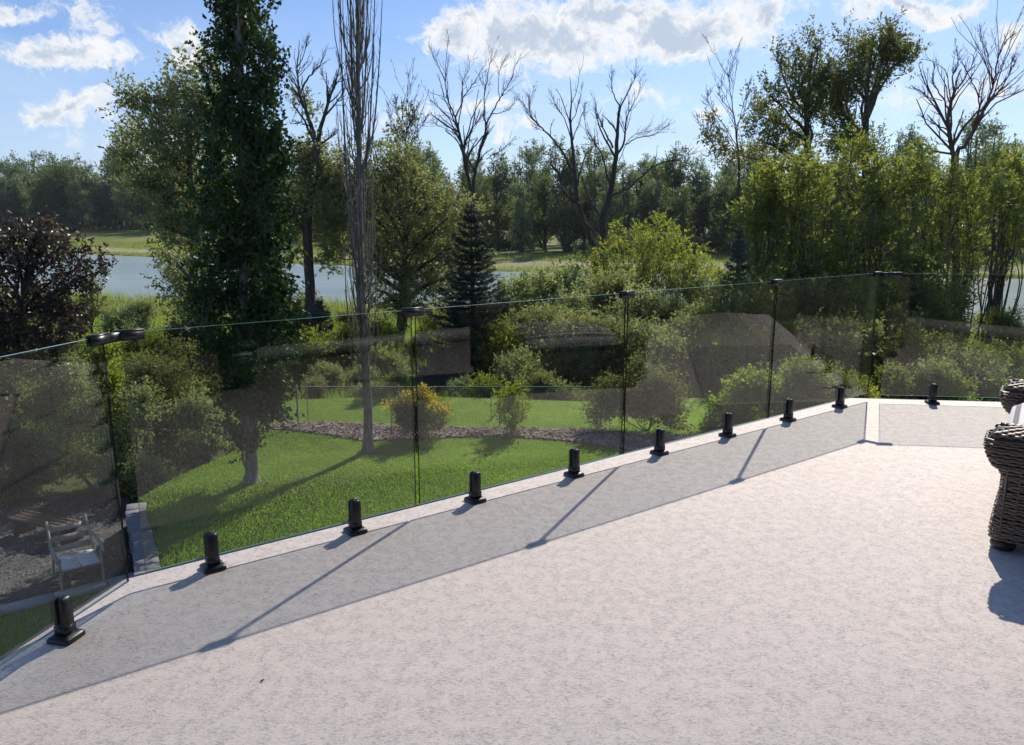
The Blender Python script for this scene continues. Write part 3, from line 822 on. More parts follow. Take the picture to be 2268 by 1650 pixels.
mb = MB(); mb.box((-.28, -.22, .05), (.28, .22, .38)); bd = mb.build('body', M['dark_foot'], ot)
mb = MB()
for k in range(21):
    z = .06 + k * .0155
    ring = []
    for (p, q) in (((-.285, -.225), (.285, -.225)), ((.285, -.225), (.285, .225)), ((.285, .225), (-.285, .225)), ((-.285, .225), (-.285, -.225))):
        for s in np.linspace(0, 1, 14, endpoint=False): ring.append((p[0] + (q[0] - p[0]) * s, p[1] + (q[1] - p[1]) * s, z))
    ring.append(ring[0]); mb.tube(ring, .0085, 4, cap=False)
mb.build('weave', M['wicker'], bd)
for sx_ in (-1, 1):
    for sy_ in (-1, 1):
        mb = MB(); mb.lathe([(0, .001), (.03, .001), (.04, .025), (.028, .05), (0, .051)], 14, (sx_ * .23, sy_ * .17, 0)); mb.build('foot', M['dark_foot'], ot, True)

# ------------------------------------------------------------------ garden: lawn, beds, retaining wall
def zs(poly): return [(float(a), float(b)) for a, b in poly]
WALL = np.array([(-4.35, 8.3), (-4.75, 9.2), (-5.20, 10.2), (-5.62, 11.1), (-6.10, 12.0), (-6.62, 12.85), (-7.05, 13.75)])
LAWN_LEFT = [(-7.1, 13.9), (-7.0, 14.8), (-6.75, 15.8), (-6.45, 16.6), (-6.3, 17.4), (-6.6, 18.3), (-6.9, 19.4), (-7.1, 22.0)]
lawn_poly = zs([tuple(p + np.array([.18, .03])) for p in WALL]) + LAWN_LEFT + [(-3, 22.6), (2, 21.9), (6.4, 22.4), (6.0, 18), (5.4, 11), (4.0, 3), (-4.1, 3)]
lawn_poly = lawn_poly[::-1]
mb = MB(); mb.prism(lawn_poly, -4.5, -3.62)
lawn = tag(mb.build('lawn', M['lawn']), kind='structure')
def inside_poly(x, y, poly):
    n = len(poly); c = np.zeros(len(x), bool); j_ = n - 1
    for i_ in range(n):
        (xi, yi), (xj, yj) = poly[i_], poly[j_]
        c ^= ((yi > y) != (yj > y)) & (x < (xj - xi) * (y - yi) / (yj - yi + 1e-12) + xi); j_ = i_
    return c
def blades(x, y, z, h, wd, lean=.35):
    n = len(x); a = rng.uniform(0, 2 * np.pi, n); b = rng.uniform(0, 2 * np.pi, n)
    base = np.stack([x, y, z], -1)
    side = np.stack([np.cos(a), np.sin(a), np.zeros(n)], -1) * (wd / 2)[:, None]
    tip = base + np.stack([np.cos(b) * lean * h, np.sin(b) * lean * h, h], -1) * rng.uniform(.6, 1, (n, 1))
    V = np.stack([base - side, base + side, tip], 1).reshape(-1, 3)
    return V, np.arange(3 * n).reshape(-1, 3)
# mulch bed that curves across the lawn
bed_px = [(560, 948), (640, 934), (760, 936), (880, 942), (1000, 946), (1120, 948), (1290, 950), (1430, 962), (1560, 962), (1580, 1010), (1500, 1022), (1400, 1000), (1330, 985), (1230, 974), (1100, 966), (1000, 968), (900, 975), (800, 976), (720, 962), (640, 952)]
bed_poly = [tuple(onz(x, y, -3.6)[:2]) for x, y in bed_px]
mb = MB(); mb.prism(bed_poly[::-1], -3.64, -3.605); bed = tag(mb.build('mulch_bed', M['mulch']), kind='structure')
n = 5200
bx = np.array(bed_poly); x = rng.uniform(bx[:, 0].min(), bx[:, 0].max(), n * 3); y = rng.uniform(bx[:, 1].min(), bx[:, 1].max(), n * 3)
k = inside_poly(x, y, bed_poly); x, y = x[k][:n], y[k][:n]
def chips(x, y, z, size):
    n = len(x); a = rng.uniform(0, 2 * np.pi, n); t = rng.normal(0, .3, n)
    u = np.stack([np.cos(a), np.sin(a), t], -1) * (size * rng.uniform(.5, 1.4, n))[:, None]
    v = np.stack([-np.sin(a), np.cos(a), rng.normal(0, .3, n)], -1) * (size * .4 * rng.uniform(.6, 1.4, n))[:, None]
    c = np.stack([x, y, z + np.abs(rng.normal(0, .012, n)) + .012], -1)
    V = np.stack([c - u - v, c + u - v, c + u + v, c - u + v], 1).reshape(-1, 3)
    return V, np.arange(4 * n).reshape(-1, 4)
mb = MB(); mb.add(*chips(x, y, -3.60, .045)); tag(mb.build('wood_chips', M['chip']), kind='stuff')
# mown grass
n = 390000
x = rng.uniform(-7.3, 7, n); y = 25.4 - 20 * rng.uniform(0, 1, n) ** .75
k = inside_poly(x, y, lawn_poly) & ~inside_poly(x, y, bed_poly); x, y = x[k], y[k]
hh = rng.uniform(.035, .075, len(x)); 
mb = MB(); mb.add(*blades(x, y, np.full(len(x), -3.625), hh, rng.uniform(.008, .014, len(x)), .5)); tag(mb.build('lawn_grass', M['grass']), kind='stuff')

# the lower gravel yard at the left with its kerb and strip of lawn
mb = MB(); mb.prism([(-4.2, 8.2), (-4.6, 9.2), (-6.9, 13.6), (-7.0, 15.2), (-9.5, 15.6), (-14, 13.2), (-14, 7.5)], -4.3, -4.11)
tag(mb.build('gravel_yard', M['gravel']), kind='structure')
gpoly = [(-4.75, 9.4), (-6.8, 13.4), (-7.1, 15), (-9.5, 15.4), (-13, 13), (-11, 9)]
n = 9000; x = rng.uniform(-13, -4.7, n); y = rng.uniform(8.5, 15.4, n); k = inside_poly(x, y, gpoly); x, y = x[k], y[k]
gr = MB(); V, Fq = chips(x, y, -4.105, .020); gr.add(V, Fq)
tag(gr.build('gravel_stones', M['stone']), kind='stuff')
kerb = [onz(-60, 1375, -4.05)[:2], onz(0, 1352, -4.05)[:2], onz(120, 1322, -4.05)[:2], onz(240, 1292, -4.05)[:2], onz(330, 1268, -4.05)[:2]]
cp = thing('kerb', 'pale concrete kerb between the gravel yard and the lower strip of grass', 'kerb', (0, 0, 0))
for a, b in zip(kerb, kerb[1:]):
    u = (b - a) / np.linalg.norm(b - a); L = np.linalg.norm(b - a); v = np.array([-u[1], u[0]])
    mb = MB(); mb.obox((*((a + b) / 2), -4.12), (*u, 0), (*v, 0), (0, 0, 1), L / 2 - .008, .11, .10); mb.build('kerb_stone', M['concrete'], cp)
kp = [tuple(p - np.array([.05, .12])) for p in kerb]
low_poly = kp + [(-4.4, 9.6), (-4.0, 6), (-14, 6)]
mb = MB(); mb.prism(low_poly[::-1], -4.4, -4.085); tag(mb.build('lower_lawn', M['lawn']), kind='structure')
n = 60000; x = rng.uniform(-12, -4, n); y = rng.uniform(7, 11.6, n); k = inside_poly(x, y, low_poly); x, y = x[k], y[k]
mb = MB(); mb.add(*blades(x, y, np.full(len(x), -4.09), rng.uniform(.04, .09, len(x)), rng.uniform(.008, .014, len(x)), .5)); tag(mb.build('lower_lawn_grass', M['grass']), kind='stuff')

rw = thing('retaining_wall', 'low grey block retaining wall with cap stones along the left edge of the lawn', 'wall', (0, 0, 0))
sl = np.concatenate([[0], np.cumsum(np.linalg.norm(np.diff(WALL, axis=0), axis=1))])
def wall_at(s): return np.array([np.interp(s, sl, WALL[:, 0]), np.interp(s, sl, WALL[:, 1])])
def block(s0, s1, z0, z1, dep, nm, mat, ang=0.0):
    a, b = wall_at(s0), wall_at(s1); u = (b - a) / np.linalg.norm(b - a); v = np.array([-u[1], u[0]])
    ca, sa = math.cos(ang), math.sin(ang); u2 = u * ca + v * sa; v2 = v * ca - u * sa
    mb = MB(); L = np.linalg.norm(b - a) / 2 - .009
    c = (*((a + b) / 2), (z0 + z1) / 2)
    e = .02
    P = []
    for zz, hx_, hy_ in ((z0, L, dep), (z1 - e, L, dep), (z1, L - e, dep - e)):
        for (p, q) in ((-1, -1), (1, -1), (1, 1), (-1, 1)):
            r = np.array(c[:2]) + u2 * hx_ * p + v2 * hy_ * q; P.append((*r, zz))
    mb.add(P, [(3, 2, 1, 0)] + [(k * 4 + a_, k * 4 + (a_ + 1) % 4, k * 4 + 4 + (a_ + 1) % 4, k * 4 + 4 + a_) for k in range(2) for a_ in range(4)] + [(8, 9, 10, 11)])
    return mb.build(nm, mat, rw)
s = 0; tot = sl[-1]
while s < tot - .3:
    block(s, s + .40, -4.13, -3.90, .15, 'block', M['stone']); block(s + .2, min(tot, s + .60), -3.895, -3.675, .15, 'block', M['stone'])
    s += .40
s = 0
while s < tot - .3:
    w_ = rng.uniform(.34, .46); block(s, min(s + w_, tot), -3.67, -3.565, .165 + rng.uniform(-.01, .015), 'cap_stone', M['stone'], rng.normal(0, .03)); s += w_

# patio chair on the gravel
q = onz(178, 1290, -4.1)
pc = thing('patio_chair', 'beige garden armchair with pale strapped seat standing on the gravel', 'chair', (q[0], q[1], -4.1), R(38)); pc.scale = (1.08, 1.32, 1.0)
def leg(x, y0_, x1, y1, z1): 
    mb = MB(); mb.tube([(x, y0_, .0), (x1, y1, z1)], .017, 8); mb.build('leg', M['chair_beige'], pc)
leg(-.27, -.24, -.26, -.26, .60); leg(.27, -.24, .26, -.26, .60); 
mb = MB()
for a, b in (((-.26, -.28, .40), (-.26, .27, .37)), ((.26, -.28, .40), (.26, .27, .37)), ((-.26, -.28, .40), (.26, -.28, .40)), ((-.26, .27, .37), (.26, .27, .37))): mb.tube([a, b], .016, 8)
mb.build('seat_frame', M['chair_beige'], pc)
for k in range(4):
    for s in (-1, 1):
        mb = MB(); mb.box((s * .125 - .116, -.265 + k * .13, .402 - k * .006), (s * .125 + .116, -.265 + k * .13 + .118, .410 - k * .006)); mb.build('seat_strap', M['chair_white'], pc)
for s in (-1, 1):
    mb = MB(); mb.tube([(s * .28, .40, 0), (s * .275, .33, .20), (s * .27, .27, .38), (s * .265, .46, .64), (s * .26, .62, .84)], .018, 8); mb.build('back_post', M['chair_beige'], pc)
    mb = MB(); mb.tube([(s * .285, -.30, .58), (s * .30, -.2, .625), (s * .30, .12, .62), (s * .275, .36, .64)], .024, 8); mb.build('armrest', M['chair_beige'], pc)
for k in range(3):
    z = .46 + k * .13; y_ = .31 + (z - .4) * .70
    mb = MB(); mb.obox((0, y_, z), (1, 0, 0), (0, .57, .82), (0, -.82, .57), .25, .045, .005); mb.build('back_strap', M['chair_beige'], pc)
# low brown plank bench
q = onz(105, 1190, -4.1)
be = thing('plank_bench', 'low brown plank bench at the back of the gravel yard', 'bench', (q[0], q[1], -4.1), R(-22))
for k in range(4):
    mb = MB(); mb.box((-.75, -.20 + k * .11, .30), (.75, -.20 + k * .11 + .10, .335)); mb.build('plank', M['wood'], be)
for s in (-1, 1):
    mb = MB(); mb.box((s * .6 - .04, -.18, .0), (s * .6 + .04, .22, .298)); mb.build('leg', M['wood'], be)

# chain-link fence beyond the mulch bed
fa, fb = onz(618, 941, -3.6)[:2], onz(1330, 941, -3.6)[:2]
fe = thing('chain_link_fence', 'low chain link wire fence behind the mulch bed', 'fence', (0, 0, 0))
FH = 1.0
u = (fb - fa) / np.linalg.norm(fb - fa); L = np.linalg.norm(fb - fa)
for s in np.linspace(.5, L, 4):
    p = fa + u * s; mb = MB(); mb.tube([(*p, -4.0), (*p, -3.6 + FH + .05)], .021, 8); mb.build('post', M['steel'], fe)
mb = MB(); mb.tube([(*fa, -3.6 + FH), (*fb, -3.6 + FH)], .013, 8); mb.build('top_rail', M['steel'], fe)
mb = MB()
for s in np.arange(-FH, L, .085):
    for sg in (1, -1):
        s0, s1 = (s, s + FH); z0, z1 = (0, FH)
        if s0 < 0: z0 = -s0; s0 = 0
        if s1 > L: z1 = FH - (s1 - L); s1 = L
        if z1 - z0 < .05: continue
        pa, pb = fa + u * s0, fa + u * s1
        if sg < 0: z0, z1 = FH - z0, FH - z1
        off = np.array([-u[1], u[0]]) * .004 * sg
        mb.tube([(*(pa + off), -3.6 + z0), (*(pb + off), -3.6 + z1)], .0028, 3, cap=False)
tag(mb.build('wire_mesh', M['wire'], fe), kind='stuff')
# garden stakes
for k, (px, py, h) in enumerate(((868, 962, 1.0), (683, 934, 1.15), (1088, 930, .75))):
    q = onz(px, py, -3.6); t = MB(); t.tube([(0, 0, -.1), (0, 0, h)], .014, 6)
    o = t.build('garden_stake', M['grey_wood']); o.location = q
    tag(o, ['thin pale stake beside the trunk of the bare aspen', 'thin stake by the fence left of the bare aspen', 'short stake beside the small sapling in the mulch bed'][k], 'stake', 'garden stakes')
# two weathered beams on the rough ground behind the fence
for k, (p, q) in enumerate((((1000, 783), (1078, 820)), ((985, 795), (1062, 838)))):
    a, b = at(*p, 26.4 - .5 * k), at(*q, 25.8 - .5 * k); a[2] = float(height(a[0], a[1])) + .22; b[2] = float(height(b[0], b[1])) + .16
    c = (a + b) / 2; dd = (b - a); Ld = np.linalg.norm(dd); dd /= Ld; sd_ = np.cross(dd, (0, 0, 1)); sd_ /= np.linalg.norm(sd_)
    mb = MB(); mb.obox(c, dd, sd_, np.cross(sd_, dd), Ld / 2, .11, .07); o = mb.build('timber_beam', M['grey_wood'])
    tag(o, ['grey weathered timber beam below the dark spruce, the farther of two', 'grey weathered timber beam below the dark spruce, the nearer of two'][k], 'beam', 'timber beams below the spruce')

# ------------------------------------------------------------------ plants: generators
def unit(v): return v / (np.linalg.norm(v, axis=-1, keepdims=True) + 1e-9)
def leaves_at(P, D, ll, lw, spread=.8, droop=.0, flat=0.0):
    n = len(P)
    d_ = unit(D + rng.normal(0, spread, (n, 3)) + np.array([0, 0, -droop]))
    r = rng.normal(0, 1, (n, 3)); 
    if flat: r[:, 2] *= (1 - flat)
    s_ = unit(np.cross(d_, r))
    L = (ll * rng.uniform(.45, 1.5, n))[:, None]; Wd = (lw * rng.uniform(.7, 1.25, n))[:, None]
    nn = unit(np.cross(d_, s_)) * L * rng.normal(0, .08, (n, 1))
    V = np.stack([P, P + d_ * L * .45 + s_ * Wd * .5, P + d_ * L + nn, P + d_ * L * .45 - s_ * Wd * .5], 1)
    return V.reshape(-1, 3), np.arange(4 * n).reshape(-1, 4)
def split_lobes(lobes, k=9, f=.38):
    out_ = []
    for c, r, w_ in lobes:
        c, r = np.asarray(c, float), np.asarray(r, float)
        for _ in range(k):
            u = unit(rng.normal(0, 1, 3)); s_ = f * rng.uniform(.55, 1.25)
            out_.append((c + u * r * rng.uniform(.35, .95), r * s_, w_ * s_ ** 2))
    return out_
def spray_bases(lobes, n, bias=.42):
    lobes = split_lobes(lobes)
    wts = np.array([l[2] for l in lobes], float); wts /= wts.sum()
    idx = rng.choice(len(lobes), n, p=wts)
    c = np.array([l[0] for l in lobes], float)[idx]; r = np.array([l[1] for l in lobes], float)[idx]
    u = unit(rng.normal(0, 1, (n, 3))); q = rng.uniform(0, 1, (n, 1)) ** bias
    return c + u * r * q, unit(u / r * r.mean(1, keepdims=True)), idx
def foliage(crown, wood, lobes, n, sl=.5, per=9, ll=.06, lw=.04, up=.45, spread=.8, droop=.1, bias=.42, jit=.14, twig=.006):
    B, O, idx = spray_bases(lobes, n, bias)
    D = unit(O * .8 + rng.normal(0, .45, (n, 3)) + np.array([0, 0, up]))
    L = sl * rng.uniform(.5, 1.3, n)
    t = rng.uniform(0, 1, (n, per))
    P = B[:, None] + D[:, None] * (L[:, None] * t)[..., None] + rng.normal(0, sl * jit * .35, (n, per, 3))
    DD = np.repeat(D[:, None], per, 1)
    crown.add(*leaves_at(P.reshape(-1, 3), DD.reshape(-1, 3), ll, lw, spread, droop))
    if wood is not None and twig:
        s_ = unit(np.cross(D, rng.normal(0, 1, (n, 3)))) * twig
        st = B - D * (L * .35)[:, None]; en = B + D * (L * .9)[:, None]
        V = np.stack([st - s_, st + s_, en], 1).reshape(-1, 3)
        wood.add(V, np.arange(3 * n).reshape(-1, 3))
    return B
def curve(a, b, bow=.12, k=6, sag=0.0):
    a, b = np.asarray(a, float), np.asarray(b, float); t = np.linspace(0, 1, k)[:, None]
    L = np.linalg.norm(b - a); o = rng.normal(0, 1, 3) * bow * L
    return a + (b - a) * t + o * (4 * t * (1 - t)) * .5 + np.array([0, 0, -sag * L]) * (4 * t * (1 - t)) + rng.normal(0, .012 * L, (k, 3)) * (t * (1 - t) * 4)
def smooth_line(pts, k=4):
    pts = np.asarray(pts, float); n = len(pts)
    if n < 3: return np.concatenate([pts[0] + (pts[-1] - pts[0]) * t for t in np.linspace(0, 1, 5)]).reshape(-1, 3)
    out_ = []
    ext = np.concatenate([[2 * pts[0] - pts[1]], pts, [2 * pts[-1] - pts[-2]]])
    for i_ in range(n - 1):
        p0, p1, p2, p3 = ext[i_:i_ + 4]
        for t in np.linspace(0, 1, k, endpoint=False):
            out_.append(.5 * ((2 * p1) + (-p0 + p2) * t + (2 * p0 - 5 * p1 + 4 * p2 - p3) * t * t + (-p0 + 3 * p1 - 3 * p2 + p3) * t ** 3))
    out_.append(pts[-1]); return np.array(out_)
def branch_to(wood, spine, srad, lobes, per_lobe=4, r0=.05, r1=.008):
    """limbs from the trunk to each clump of leaves, then twigs within the clump"""
    for c, r, w_ in lobes:
        c, r = np.asarray(c, float), np.asarray(r, float)
        dist = np.linalg.norm(spine - (c - np.array([0, 0, .55 * np.linalg.norm(c - spine.mean(0))])), axis=1)
        k_ = int(np.argmin(dist)); a = spine[k_]
        rr = min(r0, srad[k_] * .7)
        P = curve(a, c, .16, 7); wood.tube(P, np.linspace(rr, max(r1, rr * .35), 7), 6, cap=False)
        for _ in range(per_lobe):
            q_ = rng.integers(3, 7); e = c + unit(rng.normal(0, 1, 3)) * r * rng.uniform(.5, .95)
            wood.tube(curve(P[q_], e, .2, 5), np.linspace(max(r1, rr * .3), r1 * .6, 5), 4, cap=False)
def ramify(mb, pts, rads, levels, n0, lr=.45, ang=.6, up=.25, rmin=.006, tmin=.25, sides=5, n_next=None, wig=.06):
    """bare twigs growing off a limb, recursively"""
    pts = np.asarray(pts, float); L = np.sum(np.linalg.norm(np.diff(pts, axis=0), axis=1))
    for _ in range(n0):
        t = rng.uniform(tmin, .98); f = t * (len(pts) - 1); i_ = min(int(f), len(pts) - 2); fr = f - i_
        p = pts[i_] * (1 - fr) + pts[i_ + 1] * fr; tg = unit(pts[i_ + 1] - pts[i_]); r = (rads[i_] * (1 - fr) + rads[i_ + 1] * fr)
        pr = unit(np.cross(tg, rng.normal(0, 1, 3)))
        d_ = unit(tg * math.cos(ang) + pr * math.sin(ang) * rng.uniform(.7, 1.3) + np.array([0, 0, up * rng.uniform(0, 1)]))
        l_ = L * lr * rng.uniform(.4, 1.1) * (1.15 - .6 * t)
        k = 6; q = [p]; dd = d_
        for s_ in range(k - 1):
            dd = unit(dd + rng.normal(0, wig * 2.2, 3) + np.array([0, 0, up * .22])); q.append(q[-1] + dd * l_ / (k - 1))
        r0_ = max(rmin, r * .55); rr = np.linspace(r0_, max(rmin * .6, r0_ * .35), k)
        mb.tube(q, rr, max(3, sides), cap=False)
        if levels > 1: ramify(mb, q, rr, levels - 1, n_next or max(2, n0 // 2), lr, ang, up, rmin, .2, max(3, sides - 1), n_next, wig)

def lob(px, py, rx, ry, Y, dz=1.0, wt=None, dy=0.0):
    """a clump of leaves: centre and half sizes read off the photograph at forward distance Y"""
    c = at(px, py, Y + dy); s_ = Y / 1680.0
    return (c, (rx * s_, max(rx, ry) * .8 * s_ * dz, ry * s_), (wt if wt else rx * ry))
def ground_z(x, y):
    """height of what a plant stands on"""
    if inside_poly(np.array([x]), np.array([y]), lawn_poly)[0]: return -3.62
    return float(height(x, y))
def finish(root, wood, crown, wm, cm, smooth=True):
    """shift world-space meshes to the root and link them as trunk and crown"""
    off = np.array(root.location, np.float32)
    for mb_, nm, mat in ((wood, 'trunk', wm), (crown, 'crown', cm)):
        if mb_ is None or mb_.n == 0: continue
        mb_.V = [v - off if len(v) else v for v in mb_.V]
        mb_.build(nm, mat, root, nm == 'trunk')

def lobed_tree(name, label, base, lobes, spine_pts, r_base, n, wm, cm, per_lobe=4, group=None, r_tip=.03, **kw):
    root = thing(name, label, 'tree' if 'tree' in name or 'cottonwood' in name or 'willow' in name or 'aspen' in name else 'shrub', base, 0, group)
    wood, crown = MB(), MB()
    sp = smooth_line(spine_pts); sr = np.linspace(r_base, r_tip, len(sp)); sr[0] *= 1.25
    wood.tube(sp, sr, 10)
    branch_to(wood, sp, sr, lobes, per_lobe, r_base * .45)
    foliage(crown, wood, lobes, n, **kw)
    finish(root, wood, crown, M[wm], M[cm])
    return root

# ------------------------------------------------------------------ tall columnar aspen on the lawn
Yp = 14.87
b = onz(558, 1067, -3.62)
root = thing('columnar_aspen', 'tall dense dark green columnar aspen standing on the lawn', 'tree', b)
wood, crown = MB(), MB()
sp = smooth_line([b, at(556, 980, Yp), at(546, 800, Yp), at(540, 600, Yp), at(536, 350, Yp), at(532, 100, Yp), at(528, -150, Yp), at(526, -420, Yp)])
sr = np.linspace(.135, .02, len(sp)); sr[0] = .19
wood.tube(sp, sr, 12)
lobes = []
for (px, py, rx, ry) in ((540, 965, 55, 55), (520, 900, 60, 70), (560, 880, 70, 80), (600, 840, 45, 90), (500, 800, 70, 90), (560, 760, 70, 90), (610, 720, 42, 110), (450, 690, 60, 70),
        (470, 620, 75, 80), (540, 640, 75, 100), (605, 600, 45, 110), (490, 520, 60, 90), (560, 520, 75, 90), (610, 470, 42, 100), (480, 420, 50, 100), (540, 400, 72, 90), (602, 350, 40, 100),
        (475, 310, 42, 90), (535, 280, 75, 90), (600, 250, 38, 80), (480, 200, 40, 80), (540, 170, 65, 90), (605, 140, 32, 60), (490, 90, 42, 70), (545, 60, 62, 80), (500, 0, 50, 70), (560, -30, 55, 80), (525, -130, 62, 100), (530, -260, 50, 110), (528, -380, 34, 100)):
    lobes.append(lob(538 + (px - 538) * .84, py, rx * .84, ry, Yp, 1.0, dy=rng.normal(0, .22)))
for c, r, w_ in lobes:
    k_ = int(np.argmin(np.linalg.norm(sp - (c - np.array([0, 0, 1.1])), axis=1)))
    wood.tube(curve(sp[k_], c + np.array([0, 0, .4]), .08, 6), np.linspace(.035, .008, 6), 5, cap=False)
foliage(crown, wood, lobes, 4700, sl=.34, per=12, ll=.078, lw=.062, up=1.1, spread=.9, droop=.35, bias=.38)
foliage(crown, None, [lob(620, 640, 22, 120, Yp), lob(615, 760, 22, 90, Yp, dy=-.3), lob(612, 880, 18, 80, Yp)], 260, sl=.4, per=10, ll=.085, lw=.06, up=-.5, droop=.6)
finish(root, wood, crown, M['bark_grey'], M['poplar'])

# ------------------------------------------------------------------ leafless columnar aspen on the lawn
b = onz(815, 1000, -3.62); Ya = b[1]
root = thing('bare_aspen', 'tall leafless columnar aspen with upright grey twigs on the lawn', 'tree', b)
wood = MB(); tw = MB()
sp = smooth_line([b, at(815, 900, Ya), at(806, 760, Ya), at(800, 600, Ya), at(796, 400, Ya), at(793, 200, Ya), at(792, 0, Ya), at(792, -250, Ya)])
sr = np.concatenate([np.linspace(.115, .085, 8), np.linspace(.083, .018, len(sp) - 8)]); sr[0] = .16
wood.tube(sp, sr, 12)
for k in range(112):
    t = rng.uniform(.02, 1) ** 1.15; py = 870 - 900 * t; side = rng.normal(0, 1)
    a = np.array([np.interp(py, [-250, 0, 200, 400, 600, 760, 900, 1000], [q_[i_] for q_ in [at(*p, Ya) for p in ((792, -250), (792, 0), (793, 200), (796, 400), (800, 600), (806, 760), (815, 900), (815, 1000))]]) for i_ in range(3)])
    an = rng.uniform(0, 2 * np.pi); w_ = rng.uniform(.14, .46); Lh = rng.uniform(1.0, 3.4)
    pts = [a, a + np.array([math.cos(an) * w_ * .55, math.sin(an) * w_ * .55, Lh * .18]), a + np.array([math.cos(an) * w_ * .95, math.sin(an) * w_ * .95, Lh * .5]), a + np.array([math.cos(an) * w_, math.sin(an) * w_, Lh])]
    P = smooth_line(pts, 3) + rng.normal(0, .012, (10, 3)); rr = np.linspace(rng.uniform(.012, .022), .005, len(P))
    tw.tube(P, rr, 5, cap=False)
    ramify(tw, P, rr, 1, 4, .22, .30, .7, .0045, .2, 3)
for an, w_, p0, p1 in ((0.2, .30, 320, -60), (0.1, .42, 300, 0), (3.1, .33, 420, -40), (2.6, .2, 260, -120), (.6, .2, 220, -160)):
    a, e = at(794, p0, Ya), at(794, p1, Ya); o_ = np.array([math.cos(an), math.sin(an) * .5, 0]) * w_
    P = smooth_line([a - np.array([0, 0, .8]), a + o_ * .7, (a + e) / 2 + o_, e + o_ * 1.15], 4); rr = np.linspace(.028, .008, len(P)); tw.tube(P, rr, 6, cap=False)
    ramify(tw, P, rr, 1, 16, .14, .4, .5, .0045, .1, 3)
for k in range(110):                                    # fine dead twigs low on the trunk
    py = rng.uniform(560, 880); a = at(np.interp(py, [560, 760, 900], [799, 806, 814]), py, Ya); an = rng.uniform(0, 2 * np.pi); w_ = rng.uniform(.12, .38); Lh = rng.uniform(.4, 1.3)
    tw.tube([a, a + np.array([math.cos(an) * w_ * .8, math.sin(an) * w_ * .8, Lh * .4]), a + np.array([math.cos(an) * w_, math.sin(an) * w_, Lh])], [.008, .006, .003], 3, cap=False)
off = np.array(root.location, np.float32)
for mb_, nm in ((wood, 'trunk'), (tw, 'branches')):
    mb_.V = [v - off if len(v) else v for v in mb_.V]; mb_.build(nm, M['bark_grey'], root, True)

# ------------------------------------------------------------------ dead trees by the river, limbs traced
def z1(x, y): return (.360 * x, .360 * y)
def z2(x, y): return (725.8 + .360 * x, .360 * y)
def z3(x, y): return (1451.5 + .360 * x, .360 * y)
def dead_tree(name, label, Y, f, base_px, limbs, wm, twigs=9, levels=2, leaf=None, rmin=.0062, lr=.36, ang=.55, wig=.07, up=.3):
    b = at(*base_px, Y); b[2] = ground_z(b[0], b[1])
    root = thing(name, label, 'tree', b)
    wood, crown = MB(), MB()
    for pts, r0, r1 in limbs:
        dep = np.cumsum(rng.normal(0, .35, len(pts)))
        dep -= dep[0]
        P = np.array([at(*f(x, y), Y + d_ * (Y / 40)) for (x, y), d_ in zip(pts, dep)])
        P = smooth_line(P, 4); n_ = len(P); P[1:-1] += rng.normal(0, .02, (n_ - 2, 3))
        rr = np.linspace(r0 * .62, r1 * .7, n_) * (1 - .25 * np.linspace(0, 1, n_)); wood.tube(P, rr, 8 if r0 > .05 else 6, cap=False)
        ramify(wood, P, rr, levels, int(twigs * 1.7) if r0 < .25 else max(2, twigs // 3), lr, ang, up, rmin, .3, 5, 4, wig)
    if leaf:
        lobes, n, mat, kw = leaf
        foliage(crown, wood, lobes, n, **kw)
    finish(root, wood, crown if leaf else None, M[wm], M[leaf[2]] if leaf else None)
    return root
Yd = 42.0
gz = float(height(at(1040, 450, Yd)[0], Yd))
def px_ground(px, Y):
    q = at(px, 600, Y); g = ground_z(q[0], Y); 
    r_ = (g - 1.62) / Y; c_, s_ = math.cos(R(PITCH)), math.sin(R(PITCH))
    # solve for y with slope r_: (v1*c - s)/(c + v1*s) = r_
    v1 = (r_ * c_ + s_) / (c_ - r_ * s_); return 825 - v1 * 1712.7
g = px_ground(1045, Yd)
inv2 = lambda px, py: ((px - 725.8) / .36, py / .36)
inv1 = lambda px, py: (px / .36, py / .36)
inv3 = lambda px, py: ((px - 1451.5) / .36, py / .36)
dead_tree('dead_tree', 'bare dead tree with two stems behind the dark spruce', Yd, z2, (1047, 500), [
    ([inv2(1049, g), (890, 1300), (870, 1130), (845, 1000), (822, 880), (800, 780), (785, 720)], .22, .10),
    ([(890, 1300), (900, 1120), (930, 960), (965, 830), (978, 760)], .16, .10),
    ([(785, 720), (750, 640), (733, 580), (722, 480), (735, 330), (742, 230)], .075, .014), ([(722, 500), (690, 420), (650, 350), (620, 260)], .04, .012),
    ([(785, 720), (815, 660), (842, 590), (890, 520), (930, 460), (980, 370)], .075, .014), ([(825, 640), (830, 520), (865, 430), (900, 340)], .04, .012),
    ([(795, 770), (745, 720), (690, 670), (640, 620), (598, 550)], .05, .012), ([(800, 840), (740, 800), (660, 760), (610, 740)], .04, .012),
    ([(978, 760), (962, 690), (968, 560), (990, 430), (1022, 290)], .07, .012), ([(978, 760), (1030, 660), (1075, 580), (1120, 500), (1155, 400), (1185, 350)], .07, .012),
    ([(965, 830), (910, 890), (870, 960), (850, 1050)], .06, .05), ([(1000, 700), (1080, 690), (1130, 650), (1170, 600)], .04, .012), ([(975, 980), (1060, 930), (1110, 890), (1160, 855)], .04, .012),
    ([(865, 850), (900, 770), (950, 720), (970, 690)], .05, .03), ([(1060, 620), (1050, 500), (1060, 420), (1100, 360)], .035, .012)], 'bark_dark')
Yd = 47.0; g = px_ground(1325, Yd)
